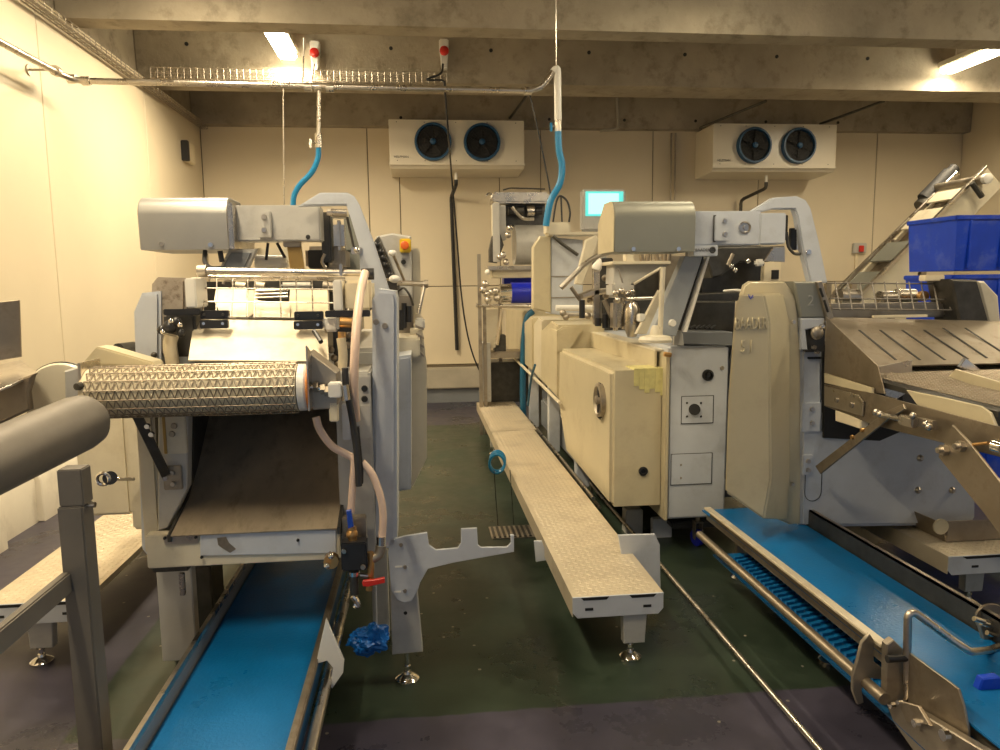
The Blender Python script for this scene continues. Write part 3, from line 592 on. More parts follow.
for x0, x1, y0 in ((200, 228, 310.5), (294, 323, 311.5)):
    p = MB().px(x0, y0, x1, y0+8.4, 2.99, .03, .003).build('hinge', 'black', A, 'black hinge block')
    MB().px(x0-.5, y0+9.6, x1-.5, y0+18, 2.965, .03, .003).build('hinge_leaf', 'black', p)
    for q in ((x0+4, y0+4), (x1-5, y0+4)): m = MB(); bolt(m, W(*q, Y=2.99), .006); m.build('screw', 'dark_steel', p)
    for q in ((x0+4, y0+13), (x1-5, y0+13)): m = MB(); bolt(m, W(*q, Y=2.965), .007); m.build('screw', 'chrome', p)
MB().tube([W(228, 317, Y=2.98), W(294, 318, Y=2.98)], .0025, 6).build('hinge_wire', 'dark_steel', A)
MB().tube([W(314, 331, Y=2.9), W(321, 342, Y=2.84)], .009, 8).build('latch_lever', 'black', A)
# stained end boxes either side
MB().py([(151, 284), (157, 277), (186, 278), (186, 356), (156, 356), (150, 340)], 3.02, .25, .012, 2).build('end_box', 'stained_box', A, 'speckled grey end box')
MB().px(185, 278, 196, 308, 3.0, .16, .005).build('white_strip', 'white_plastic', A)
MB().px(333, 280, 342, 311, 3.0, .16, .005).build('white_strip', 'white_plastic', A)
MB().px(345, 280, 372, 311, 3.02, .2, .012).build('end_box', 'warm_plastic', A)
MB().px(163, 309, 200, 315, 2.96, .03, .003).build('clamp_bar', 'black', A)
MB().px(325, 310.5, 370, 317, 2.96, .03, .003).build('clamp_bar', 'black', A)
MB().px(164, 314, 196, 357, 3.0, .1, .01).build('gear_housing', 'dark_steel', A)
MB().px(333, 316, 352, 372, 3.05, .1, .01).build('gear_housing', 'dark_steel', A)
m = MB()
for q, r in (((170, 327), .026), ((176, 322), .02), ((162, 330), .018), ((181, 333), .016)): m.ball(W(*q, Y=2.93), r)
m.build('ball_joint', 'black', A)
for q in ((163, 332), (171, 321), (180, 325)): m = MB(); m.ball(W(*q, Y=2.90), .010); m.build('chrome_nut', 'chrome', A)
MB().tube([W(172, 335, Y=2.95), W(170, 345, Y=2.95), W(173, 364, Y=2.95)], .026, 12, 5).build('air_hose', 'hose_clear', A, 'short pale hose')
m = MB(); m.ball(W(154, 355, Y=2.98), .012); m.build('screw', 'dark_steel', A)
MB().px(323, 316, 338, 332, 2.99, .08, .01).build('hose_block', 'white_plastic', A)
m = MB(); m.cyl(W(340, 322, Y=2.94), W(352, 323, Y=2.94), .020, seg=12); m.cyl(W(342, 332, Y=2.94), W(342, 340, Y=2.94), .016, seg=12); m.build('fitting', 'brass', A)
MB().tube([W(341, 338, Y=2.93), W(343, 355, Y=2.93), W(342, 372, Y=2.93)], .018, 12, 4).build('air_hose', 'hose_clear', A, 'short pale hose')
for q in ((331, 350), (334, 358), (338, 364), (348, 345), (349, 335)): m = MB(); m.ball(W(*q, Y=2.98), .014); m.build('nut', 'steel_brown', A)
# mesh belt and its nose roller
Yr = 2.62; a, b_ = W(88, 389, Y=Yr), W(300, 391, Y=Yr); zc = (a.z+b_.z)/2; a.z = b_.z = zc; rr = .082
roll = MB().lathe([(rr*.95, 0), (rr, .012), (rr, b_.x-a.x-.004)], a, (1, 0, 0), 40).build('nose_roller', 'warm_plastic', A, 'cream plastic nose roller')
MB().lathe([(rr, 0), (rr, .022), (rr*.92, .03)], b_, (1, 0, 0), 40).build('roller_end', 'white_plastic', roll)
MB().lathe([(rr*.98, 0), (rr*.98, .005)], b_+Vector((.03, 0, 0)), (1, 0, 0), 40).build('orange_ring', 'orange', roll, 'orange ring')
m = MB(); NR = 26; NT = 27; x0, x1 = a.x+.02, b_.x-.006; R2 = rr+.006
path = []                                             # belt section: round the roller, then back under and over
for k_ in range(10): an = math.radians(84+k_*(192/9)); path.append((Yr+math.cos(an)*R2, zc+math.sin(an)*R2))
path = path+[(Yr+.02+.036*k_, zc-R2+.002-.002*k_) for k_ in range(1, 10)]
for (ya, za), (yb, zb) in zip(path, path[1:]):
    m.tube([(x0, ya, za), (x1, ya, za)], .0024, 4)
    z_pts = []
    for j in range(NT*2+1):
        x = x0+(x1-x0)*j/(NT*2); y_, z__ = ((ya, za), (yb, zb))[j % 2]; z_pts.append((x, y_, z__))
    bmv = m.bm
    for p_, q_ in zip(z_pts, z_pts[1:]): m.cyl(p_, q_, .0021, seg=4, cap=False)
m.build('mesh_belt', 'steel_brown', A, 'brown steel wire mesh belt')
MB().sheet([(x0, x1, 2.72, zc-rr+.02), (x0, x1, 3.15, zc-rr-.01)], .006).build('belt_bed', 'dark_steel', A)
MB().px(78.5, 363, 81.5, 409, Yr-.06, .16, .002).build('end_plate', 'steel', A)
MB().px(81.5, 363, 96, 409, Yr+.06, .03, .004).build('end_plate', 'steel_brown', A)
m = MB(); bolt(m, W(81, 386, Y=Yr-.07), .014, (-.3, -1, 0), .02); m.build('bolt', 'dark_steel', A)
MB().prism([(b_.x+.034, Yr-.06, zc+.15), (b_.x+.034, Yr+.2, zc+.06), (b_.x+.034, Yr+.2, zc-.07), (b_.x+.034, Yr-.06, zc-.075)], (.006, 0, 0), .001).build('end_plate', 'steel', A)
MB().py([(309, 352), (337, 373), (338, 404), (332, 409), (313, 410), (309, 404)], Yr+.02, .12, .004).build('end_bracket', 'steel_dull', A)
MB().cyl(W(307, 386.5, Y=Yr), W(347, 392, Y=Yr), .009, seg=12).build('roller_shaft', 'chrome', A)
for q in ((316, 387), (323, 389), (327, 391)): m = MB(); c = W(*q, Y=Yr-.0); m.cyl(c-Vector((.008, 0, 0)), c+Vector((.008, 0, 0)), .020, seg=6); m.build('shaft_nut', 'steel_brown', A)
MB().px(328, 383, 341, 398, Yr-.03, .05, .004).build('tension_block', 'white_plastic', A)
MB().px(329, 402, 338, 422, Yr+.02, .03, .004).build('tension_slide', 'warm_plastic', A)
MB().cyl(W(344, 385, Y=Yr), W(346, 400, Y=Yr), .016).build('clamp_sleeve', 'steel', A)
# strut on the left, knob, guard behind the roller
st = MB().prism([W(132, 418, Y=2.70), W(142, 416, Y=2.70), W(170, 474, Y=2.81), W(162, 479, Y=2.81)], (0, .012, 0), .002).build('strut', 'dark_steel', A)
for q, Y in (((148, 426), 2.69), ((152, 434), 2.69), ((166, 478), 2.79)): m = MB(); bolt(m, W(*q, Y=Y), .010, h=.014); m.build('bolt', 'chrome', st)
kb = MB().tube([W(104, 479, Y=3.1), W(134, 479, Y=3.2)], .008).build('push_rod', 'steel', A)
MB().cyl(W(110, 478, Y=3.1), W(110, 478, Y=3.15), .028).build('rod_disc', 'black', kb)
m = MB(); m.tube([W(103, 479, Y=3.1)+Vector((math.cos(t_*math.pi/8)*.024, 0, math.sin(t_*math.pi/8)*.024)) for t_ in range(16)], .008, 8, closed=True); m.build('rod_ring', 'chrome', kb)
MB().py([(80, 366), (96, 347), (104, 348), (152, 362), (155, 366)], 2.78, .1, .006, 2).build('belt_guard', 'cream', A)
MB().cyl(W(118, 349, Y=3.0), W(133, 347, Y=3.15), .022).build('pipe_end', 'dark_steel', A)
m = MB(); bolt(m, W(91, 504, Y=2.5), .01, h=.04); 
# hooks and legs below
hk = MB().px(179, 574, 184, 596, 2.85, .02, .002).build('hook_strip', 'steel', A)
MB().px(152, 564, 188, 572, 2.8, .1, .003).build('hook_plate', 'dark_steel', A)
lg = MB().px(159, 566, 194, 661, 3.0, .06, .004).build('leg', 'greypaint', A); foot(W(176, 650, Y=3.03).x, 3.03, lg)
MB().px(196, 566, 213, 640, 3.4, .2, .006).build('leg', 'dark_steel', A)
lg = MB().py([(389, 545), (413, 545), (423, 652), (392, 655)], 2.93, .06, .004).build('leg', 'greypaint', A)
foot(W(407, 660, Y=2.96).x, 2.96, lg, .2)
m = MB(); bolt(m, W(405.5, 613, Y=2.93), .008, h=.003); m.build('hole', 'dark', lg)
MB().px(372, 549, 388, 640, 3.3, .1, .006).build('leg', 'greypaint', A)
HP = [(388, 552), (390, 540), (405, 536), (427, 532.5), (429, 545), (436, 550), (458, 548), (461, 543), (461, 529), (477, 528), (478, 545), (481, 547.5), (507, 547), (511, 543), (510.5, 535), (514, 535), (514, 552), (453, 563), (428, 569), (420, 583), (418, 590), (412, 601), (404, 603), (397, 600), (391, 590)]
p = MB().py(HP, 2.90, .012, .002).build('step_bracket', 'greyblue', A, 'grey hooked bracket plate for a step')
bolts(p, [(405, 567), (405, 591), (401, 545)], 2.897, .008, 'steel_dull')
for q in ((398, 567), (397, 592)): m = MB(); m.px(q[0]-3, q[1]-.8, q[0]+4, q[1]+.8, 2.897, .004); m.build('slot', 'white_plastic', p)
# hoses and valves at the right column
def mt(pts, Y, r, nm, m_, lb=None, sm=6): 
    return MB().tube([W(q[0], q[1], Y=(q[2] if len(q) > 2 else Y)) for q in pts], r, 12, sm).build(nm, m_, A, lb)
mt([(365, 273, 2.95), (361, 290, 2.85), (357, 320, 2.75), (355, 350, 2.7), (354, 385, 2.7), (356, 420, 2.75)], 2.7, .0165, 'washdown_hose', 'hose_pink', 'pinkish rubber hose running down the column')
mt([(345, 368, 2.68), (346, 385), (351, 412), (354, 430), (357, 455), (359, 486)], 2.68, .012, 'air_hose', 'rubber', 'black hose')
p = MB().py([(354, 428), (359, 427), (363, 470), (363, 484), (357, 484)], 2.68, .03, .004).build('cable_clip', 'black', A)
mt([(316, 417, 2.66), (320, 430, 2.66), (332, 446, 2.68), (348, 455, 2.7), (354, 460, 2.7), (353, 480, 2.7), (351, 512, 2.7)], 2.68, .014, 'water_hose', 'hose_pink', 'pale pink water hose curving below the roller')
mt([(362, 462, 2.7), (372, 474, 2.7), (380, 495, 2.7), (383, 515, 2.7), (382, 538, 2.7)], 2.7, .014, 'water_hose', 'hose_pink', 'pale pink water hose')
m = MB(); m.cyl(W(381, 536, Y=2.7), W(381, 546, Y=2.7), .018, seg=14); m.build('hose_clip', 'chrome', A)
MB().tube([W(381, 545, Y=2.7), W(380, 555, Y=2.7), W(368, 560, Y=2.7)], .020, 12).build('elbow', 'steel_dull', A)
MB().px(342, 518, 366, 543, 2.76, .05, .004).build('valve_plate', 'steel_dull', A)
bh = MB().py([(346, 511), (351, 510), (353.5, 527), (348, 529)], 2.66, .015, .003).build('valve_handle', 'blue_handle', A, 'blue valve handle')
m = MB(); m.cyl(W(352, 527, Y=2.7), W(353, 545, Y=2.7), .016, seg=12); m.ball(W(352, 534, Y=2.7), .022); m.build('ball_valve', 'brass', A)
p = MB().px(341, 543, 367, 571, 2.66, .07, .005).build('solenoid_box', 'black', A, 'black solenoid valve box'); bolts(p, [(344, 551), (363, 567)], 2.655, .010)
MB().cyl(W(354, 541, Y=2.69), W(354, 545, Y=2.69), .014).build('nipple', 'chrome', A)
m = MB(); m.cyl(W(354, 571, Y=2.69), W(354.5, 594, Y=2.69), .017, seg=14); m.build('lower_valve', 'dark_steel', A)
MB().cyl(W(354, 571, Y=2.69), W(354, 575, Y=2.69), .021).build('nipple', 'chrome', A)
MB().cyl(W(360, 575, Y=2.69), W(370, 576, Y=2.69), .01).build('cross_nipple', 'steel', A)
MB().tube([W(370, 552, Y=2.69), W(371, 570, Y=2.69), W(369, 590, Y=2.69)], .013, 10, 4).build('brass_pipe', 'brass', A)
MB().py([(362, 583), (363, 586.5), (368, 587), (385, 583), (384.5, 578), (374, 580), (363, 581)], 2.65, .015, .002).build('drain_handle', 'red', A, 'red drain valve handle')
m = MB(); m.tube([W(353, 596, Y=2.69), W(356, 600, Y=2.69), W(358, 606, Y=2.69), W(354, 604, Y=2.69)], .012, 10, 4); m.build('drain_spout', 'chrome', A)
m = MB(); c = W(331, 562, Y=2.66); m.cyl(c, c+Vector((0, .03, 0)), .028, seg=10); m.build('idler_gear', 'brass', A)
for q in ((331, 556), (327, 566)): m = MB(); m.ball(W(*q, Y=2.64), .012); m.build('chrome_nut', 'chrome', A)
# rear control column with the emergency stop
Yk = 4.3; p = MB().py([(372, 246), (377, 236), (392, 233), (411, 236), (413, 310), (395, 310), (385, 275)], Yk, .12, .01).build('control_column', 'greypaint', A)
e = MB().px(399.5, 238.5, 411, 252.5, Yk-.05, .05, .006).build('stop_box', 'yellow', A, 'yellow emergency stop box')
m = MB(); c = W(404.8, 245.5, Y=Yk-.05); m.lathe([(.02, 0), (.02, -.01), (.024, -.018), (.022, -.03), (.012, -.034)], c, (0, 1, 0), 24); m.build('stop_button', 'orange_red', e, 'orange-red mushroom button')
MB().cyl(W(403.5, 255, Y=Yk-.02), W(403.5, 255, Y=Yk), .018).build('lock_disc', 'greypaint', A)
MB().cyl(W(403.5, 262, Y=Yk-.015), W(403.5, 262, Y=Yk), .014).build('key_switch', 'dark', A)
MB().px(412, 248, 421, 345, Yk+.1, .1, .01).build('side_strip', 'cream_pale', A)
for a_, b__ in (((392.5, 253), (404, 280)), ((394.5, 279), (384, 280))):
    q = MB().tube([W(*a_, Y=4.0), W(*b__, Y=4.2)], .008).build('lever', 'steel_dull', A)
    m = MB(); m.ball(W(*a_, Y=4.0), .024 if a_[1] > 260 else .018, (1.25, 1, .9)); m.build('lever_knob', 'white_plastic', q, 'white ball knob')
MB().tube([W(397, 283, Y=4.0), W(426, 284, Y=4.0)], .014).build('cross_handle', 'steel', A)
MB().tube([W(425, 283, Y=4.0), W(422, 298, Y=3.98), W(418.5, 314, Y=3.96)], .009).build('hanging_lever', 'steel', A)
m = MB(); c = W(426, 284, Y=4.0); m.cyl(c-Vector((.012, 0, 0)), c+Vector((.012, 0, 0)), .022, seg=8); m.build('lever_nut', 'steel_dull', A)
MB().py([(375, 240), (379, 236), (399, 285), (399, 300), (388, 300), (372, 258)], 4.25, .1, .008).build('chain_guard', 'dark_steel', A)
for q in ((377, 245), (381, 252), (385, 265), (390, 275), (383, 258)): m = MB(); m.ball(W(*q, Y=4.2), .02); m.build('chain_link', 'black', A)
MB().px(398, 296, 413, 335, 4.0, .2, .01).build('valve_block', 'steel_dull', A)
for x_, y0, y1 in ((404, 303, 328), (401, 310, 330), (409, 306, 322)): MB().cyl(W(x_, y0, Y=3.95), W(x_, y1, Y=3.95), .014).build('damper', 'black', A)
MB().tube([W(397, 292, Y=3.95), W(404, 288, Y=3.9), (W(410, 296, Y=3.9)), W(413, 305, Y=3.95)], .006, 6, 4).build('cable', 'dark_steel', A)
MB().px(415, 319, 425, 330, 3.9, .2, .01).build('grey_cup', 'greypaint', A)

# ================================================================ things left of it
g = thing('guide_tube', 'thick dull grey guide tube on a square post at the left edge', 'conveyor part', (-1.03, 2.0, 0))
e1, e0 = W(93, 417, Y=2.42), W(0, 459, Y=2.07); dv = (e0-e1).normalized()
m = MB(); m.lathe([(.03, .0), (.065, .008), (.08, .03), (.086, .07), (.086, 1.6)], e1, dv, 40); m.build('tube', 'tube_grey', g)
xp = W(74, 500, Y=2.1).x
MB().b(xp-.033, xp+.033, 2.07, 2.14, 0, W(75, 507, Y=2.07).z, .004).build('outer_post', 'tube_grey', g)
MB().b(xp-.028, xp+.036, 2.075, 2.135, W(75, 507, Y=2.07).z, W(75, 470, Y=2.07).z, .003).build('inner_post', 'tube_grey', g)
MB().cyl((xp, 2.1, W(75, 475, Y=2.1).z), (xp, 2.1, 1.14), .022).build('clamp_stem', 'dark_steel', g)
MB().b(xp-.035, xp-.01, 1.0, 2.07, W(75, 592, Y=2.07).z, W(75, 575, Y=2.07).z+.01, .004).build('cross_rail', 'tube_grey', g)
MB().cyl((xp+.03, 2.1, W(90, 505, Y=2.1).z), (xp+.055, 2.1, W(90, 505, Y=2.1).z), .008).build('clamp_screw', 'chrome', g)
for yy in (1.0,): MB().b(xp-.033, xp+.033, yy-.03, yy+.03, 0, 1.12, .004).build('outer_post', 'tube_grey', g)
d = thing('round_cover', 'round cream plastic cover behind the grey guide tube', 'cover', tuple(W(64, 398, Y=2.72)))
m = MB(); m.lathe([(.128, 0), (.13, -.01), (.124, -.02), (.02, -.024)], W(64, 399, Y=2.74), (0, 1, 0), 44); m.build('disc', 'cream_pale', d)
m = MB(); c = W(64, 399, Y=2.745); m.tube([c+Vector((math.cos(k_/40*2*math.pi)*.131, 0, math.sin(k_/40*2*math.pi)*.131)) for k_ in range(40)], .003, 6, closed=True); m.build('rim_seal', 'black', d)
MB().py([(64, 371), (80, 366), (81, 398), (65, 408)], 2.69, .03, .006).build('hub_plate', 'greypaint', d)
k = thing('steel_trough', 'brown stained steel trough with an upright plate at the left edge', 'trough', tuple(W(5, 400, Y=2.4)))
MB().prism([W(-70, 310, Y=2.55), W(19, 300, Y=2.65), W(21, 357, Y=2.65), W(-70, 372, Y=2.55)], (0, .008, 0), .001).build('upright_plate', 'steel_brown', k)
MB().prism([W(-90, 412, Y=2.3), W(-90, 385, Y=2.6), W(20, 360, Y=2.75), W(38, 372, Y=2.65), W(12, 384, Y=2.4), W(-40, 405, Y=2.3)], (0, 0, -.008), .001).build('trough_lip', 'steel', k)
MB().py([(-90, 400), (-20, 392), (0, 386), (33, 374), (28, 392), (30, 410), (0, 424), (-90, 440)], 2.5, .03, .006).build('trough_body', 'steel_brown', k)
MB().b(-1.62, -1.56, 2.5, 2.56, 0, 1.2).build('leg', 'steel_brown', k)
# ================================================================ belt conveyors at floor level
L_ = thing('belt_conveyor', 'low conveyor with blue belt running out under the left machine', 'conveyor', (-.64, 2.6, 0))
zb = .32; bl, br = W(148, 748, Z=zb).x, W(288, 748, Z=zb).x
m = MB(); m.prism([(bl, .4, zb), (bl, .35, zb-.03), (bl, .4, zb-.06), (bl, 6, zb-.06), (bl, 6.05, zb-.03), (bl, 6, zb)], (br-bl, 0, 0)); m.build('belt', 'belt_blue', L_, 'blue belt')
MB().b(bl+.01, br-.01, .45, 5.95, zb-.055, zb-.008).build('belt_bed', 'steel_dull', L_)
a = W(124, 748, Z=.40).x
MB().prism([(a, .4, .40), (a+.016, .4, .40), (a+.016, .4, .38), (a+.004, .4, .38), (a+.004, .4, .24), (a, .4, .24)], (0, 5.6, 0), .001).build('side_rail', 'steel', L_)
MB().b(a+.004, a+.010, .4, 6, .26, .38).build('side_skirt', 'bluegrey_dark', L_)
MB().b(br+.004, br+.028, .4, 6, .33, .36, .004).build('side_rail', 'steel_brown', L_)
MB().b(br+.004, br+.012, .4, 6, .22, .33, .001).build('side_skirt', 'belt_edge', L_)
MB().cyl((W(312, 745, Z=.27).x, .4, .27), (W(312, 745, Z=.27).x, 5, .27), .019).build('guide_tube', 'steel', L_)
MB().py([(326, 619), (344, 661), (343, 673), (332, 689), (330, 686), (333, 668), (327, 661), (316, 664), (320, 645)], 2.5, .015, .002).build('rail_bracket', 'white_plastic', L_, 'white bracket plate')
for yy in (1.2, 3.2, 5.2):
    for xx in (bl+.02, br-.02): MB().b(xx-.02, xx+.02, yy-.02, yy+.02, 0, zb-.06, .003).build('leg', 'steel_dull', L_)
# right conveyor
C_ = thing('belt_conveyor', 'wider low conveyor with blue belt and handle running out under the right machine', 'conveyor', (1.77, 2.8, 0))
zb = .37; x0, x1 = 1.555, 1.995
m = MB(); m.prism([(x0, 1.2, zb), (x0, 1.15, zb-.05), (x0, 1.2, zb-.1), (x0, 1.2, zb-.09), (x0, 6.6, zb-.09), (x0, 6.6, zb)], (x1-x0, 0, 0)); 
MB().b(x0, x1, 1.4, 3.9, zb-.008, zb, .002).build('belt', 'belt_blue', C_, 'blue belt')
MB().b(x0+.02, x1-.02, 1.4, 3.88, zb-.05, zb-.012).build('belt_bed', 'steel_dull', C_)
zr = .225; MB().b(1.50, x1, 1.4, 3.6, zr-.008, zr, .002).build('return_belt', 'belt_blue', C_, 'blue return belt under the carrying side')
m = MB()
for i in range(31):
    for j in range(3): y = 2.25+i*.042+.014*j; x = 1.60+j*.045; m.prism([(x-.02, y, zr), (x+.02, y+.008, zr), (x+.018, y+.024, zr), (x-.02, y+.016, zr)], (0, 0, .012))
o = m.build('belt_studs', 'belt_edge', C_, 'rows of blue studs along the belt'); o['kind'] = 'stuff'
xr = W(893, 645, Z=.45).x
MB().b(xr-.040, xr-.003, 2.17, 3.7, .438, .45, .002).build('side_rail', 'steel_sheet', C_)
MB().b(xr-.006, xr, 2.17, 3.7, .395, .44, .001).build('rail_web', 'steel_brown', C_)
xf = 2.0; MB().b(xf, xf+.012, 2.15, 4.2, .20, .455, .002).build('side_wall', 'dark_steel', C_)
MB().b(xf, xf+.03, 2.15, 4.2, .445, .455, .002).build('side_wall_lip', 'steel_dull', C_)
tx = W(880, 695, Z=.3).x
MB().cyl((tx, 2.10, .30), (tx, 3.7, .30), .020).build('guide_tube', 'steel_brown', C_)
MB().py([(862, 643), (870, 634), (874, 640), (874, 662), (886, 671), (884, 680), (866, 678), (862, 690), (864, 703), (858, 705), (853, 692), (853, 676), (858, 660)], 2.2, .015, .002).build('rail_bracket', 'steel_dull', C_)
Yq = 2.12
MB().py([(887, 645), (894, 640), (904, 650), (905, 700), (909, 715), (900, 715), (889, 706), (886, 695)], Yq, .03, .003).build('end_bracket', 'steel_dull', C_)
MB().pxp([(908, 652), (930, 668), (948, 681), (958, 689), (963, 705), (968, 730), (969, 790), (925, 790), (908, 720)], 1.535, .008, .001).build('end_plate', 'steel_brown', C_)
MB().pxp([(885, 700), (905, 704), (985, 752), (985, 790), (940, 790), (893, 722)], 1.50, .03, .003).build('end_block', 'steel_dull', C_)
for q, X, r in (((894, 705), 1.49, .012), ((918, 723), 1.49, .014), ((947, 735), 1.49, .02), ((926, 696), 1.57, .009), ((902, 702), 1.49, .008)):
    m = MB(); bolt(m, W(*q, X=X), r, (-1, 0, 0), .015); m.build('bolt', 'chrome', C_)
MB().pxp([(897, 700), (918, 706), (930, 726), (906, 722)], 1.488, .012, .002).build('clamp_plate', 'steel_brown', C_)
h = MB().tube([W(908, 700, Y=2.1), W(907, 655, Y=2.1), W(908, 615, Y=2.1), (W(914, 612, Y=2.1)), W(952, 640, X=1.66), W(970, 652, X=1.70), W(990, 650, Y=2.22), W(1000, 646, Y=2.24)], .0125, 12).build('handle', 'steel', C_, 'bent steel handle')
MB().cyl(W(887, 659, Y=2.1), W(906, 658, Y=2.1), .012).build('handle_pin', 'black', C_)
MB().lathe([(.055, 0), (.055, .012)], W(992, 619, Y=2.35), (.2, 1, 0), 32).build('end_disc', 'steel_brown', C_)
MB().py([(978, 618), (992, 622), (1002, 650), (1004, 690), (993, 676), (984, 640)], 2.3, .02, .003).build('end_arm', 'steel_dull', C_)
for q in ((979, 621), (986, 625), (992, 635), (985, 648)): m = MB(); c = W(*q, Y=2.28); m.cyl(c+Vector((-.02, 0, .01)), c+Vector((.02, 0, -.005)), .009, seg=12); m.build('clamp_pin', 'chrome', C_)
bb = MB().py([(983, 679), (1000, 677), (1012, 692), (1000, 703), (985, 701), (979, 690)], 2.0, .03, .004).build('blue_block', 'crate_blue', C_, 'blue plastic block')
for q in ((993, 676), (988, 686), (989, 694), (999, 690)): m = MB(); m.ball(W(*q, Y=2.03), .011); m.build('chrome_nut', 'chrome', bb)
fq = W(829, 661, Z=0)
for yy in (fq.y, 3.8):
    MB().b(fq.x-.02, fq.x+.02, yy-.02, yy+.02, .12, .30, .003).build('leg', 'steel_dull', C_)
    MB().b(1.97, 2.0, yy-.02, yy+.02, .0, .36, .003).build('leg', 'steel_dull', C_)
    foot(fq.x, yy, C_, .14, .045)
MB().b(1.50, 2.0, 1.42, 1.5, 0, .2, .003).build('leg', 'steel_dull', C_)
# thin rail on the floor
fr = thing('floor_rail', 'thin round steel rail running low above the green floor', 'rail', (1.30, 3.4, 0))
MB().cyl((1.30, 1.7, .085), (1.30, 5.6, .085), .012, seg=14).build('rail_tube', 'steel', fr)
for yy in (2.0, 5.5): MB().b(1.29, 1.31, yy-.01, yy+.01, 0, .08).build('support', 'steel_dull', fr)

# ================================================================ step platforms
def platform(x0, x1, y0, y1, z, label, endcap=True, legs=(), gx=.030):
    t = thing('step_platform', label, 'platform', ((x0+x1)/2, (y0+y1)/2, 0), 'step platforms beside the machines')
    m = MB(); m.prism([(x0, y0, z), (x1, y0, z), (x1, y0, z-.03), (x1-.004, y0, z-.03), (x1-.004, y0, z-.004), (x0+.004, y0, z-.004), (x0+.004, y0, z-.09), (x0, y0, z-.09)], (0, y1-y0, 0), .0008); m.build('deck', 'tread', t)
    m = MB(); ny = int((y1-y0)/gx)-1; nx = int((x1-x0-.02)/gx)
    bm = m.bm
    for i in range(ny):
        for j in range(nx):
            cx, cy = x0+.02+gx*(j+.5), y0+gx*(i+.8); s_ = 1 if (i+j) % 2 else -1; dx, dy = .0115, .0115*s_; nx_, ny_ = -dy*.32, dx*.32
            v = [bm.verts.new((cx+dx, cy+dy, z)), bm.verts.new((cx+nx_, cy+ny_, z+.0028)), bm.verts.new((cx-dx, cy-dy, z)), bm.verts.new((cx-nx_, cy-ny_, z+.0028))]
            w_ = [bm.verts.new((cx+nx_*1.6, cy+ny_*1.6, z)), bm.verts.new((cx-nx_*1.6, cy-ny_*1.6, z))]
            bm.faces.new(v); bm.faces.new((v[0], v[1], w_[0])); bm.faces.new((v[1], v[2], w_[0])); bm.faces.new((v[2], v[3], w_[1])); bm.faces.new((v[3], v[0], w_[1]))
    m.build('tread_pattern', 'tread', t, 'raised tread pattern', sharp=10)
    if endcap:
        c = .022; k_ = [(x0, z), (x1, z), (x1, z-.07), (x1-c, z-.095), (x0+c, z-.095), (x0, z-.07)]
        e = MB().prism([(a, y0-.006, b_) for a, b_ in k_], (0, .006, 0), .0015).build('end_cap', 'greyblue', t)
        w_ = x1-x0
        for f0, f1 in ((.09, .40), (.62, .92)): MB().prism([(x0+w_*f0, y0-.0075, z-.003), (x0+w_*f1, y0-.0075, z-.003), (x0+w_*(f1-.03), y0-.0075, z-.016), (x0+w_*(f0+.03), y0-.0075, z-.016)], (0, .002, 0)).build('slot', 'dark', e)
        for f0 in (.18, .82): MB().b(x0+w_*f0-.018, x0+w_*f0+.018, y0-.0075, y0-.006, z-.062, z-.05, .0004).build('slot', 'dark', e)
    for lx, ly in legs:
        l = MB().prism([(lx-.05, ly, z-.06), (lx+.06, ly, z-.06), (lx+.05, ly, .075), (lx-.045, ly, .075)], (0, .05, 0), .003).build('leg', 'greypaint', t); foot(lx-.01, ly+.02, l, .1, .048)
    return t
p = platform(.622, 1.024, 2.985, 6.62, .31, 'long cream tread-plate step platform along the cream covers, near half', legs=((.90, 3.0), (.80, 6.3)))
MB().py([(618, 535), (655, 534), (660, 545), (661, 596), (628, 590)], 3.45, .012, .003).build('side_bracket', 'greyblue', p)
MB().py([(534, 541), (542, 541), (549, 560), (536, 562)], 3.7, .012, .002).build('hanging_bracket', 'greyblue', p)
platform(.622, 1.05, 6.64, 8.3, .31, 'far end piece of the long tread-plate step platform, beyond the joint', False, ((.7, 7.0), (.8, 8.1)))
platform(-1.90, -1.475, 3.25, 5.6, .31, 'cream tread-plate step platform between the left wall and the left machine', True, ((-1.7, 3.3), (-1.7, 5.4)))
p = platform(2.52, 3.30, 3.2, 5.4, .31, 'tread-plate step platform at the right behind the conveyor, holding a steel channel', True, ((2.75, 3.3), (2.75, 5.2)))
# folded steel channel lying on the right platform
ch = thing('steel_channel', 'folded steel channel resting on the right step platform', 'channel', (2.8, 3.6, .313))
m = MB(); m.prism([(2.63, 3.42, .315), (2.70, 3.36, .315), (3.30, 3.36, .315), (3.30, 3.36, .42), (2.78, 3.36, .42), (2.60, 3.6, .46), (2.56, 4.3, .46), (2.58, 4.3, .315)], (0, .01, 0), .002)
m = MB()
m.b(2.64, 3.3, 3.37, 3.39, .315, .42, .003); m.build('front_web', 'steel_brown', ch)
MB().prism([(2.64, 3.37, .315), (2.60, 3.37, .42), (2.56, 4.3, .42), (2.62, 4.3, .315)], (.006, 0, 0), .001).build('side_web', 'steel_brown', ch)
MB().b(2.64, 3.3, 3.39, 4.3, .315, .322).build('base', 'steel_brown', ch)
MB().cyl((2.60, 3.36, .40), (2.60, 3.372, .40), .04, seg=24).build('end_disc', 'cream', ch)
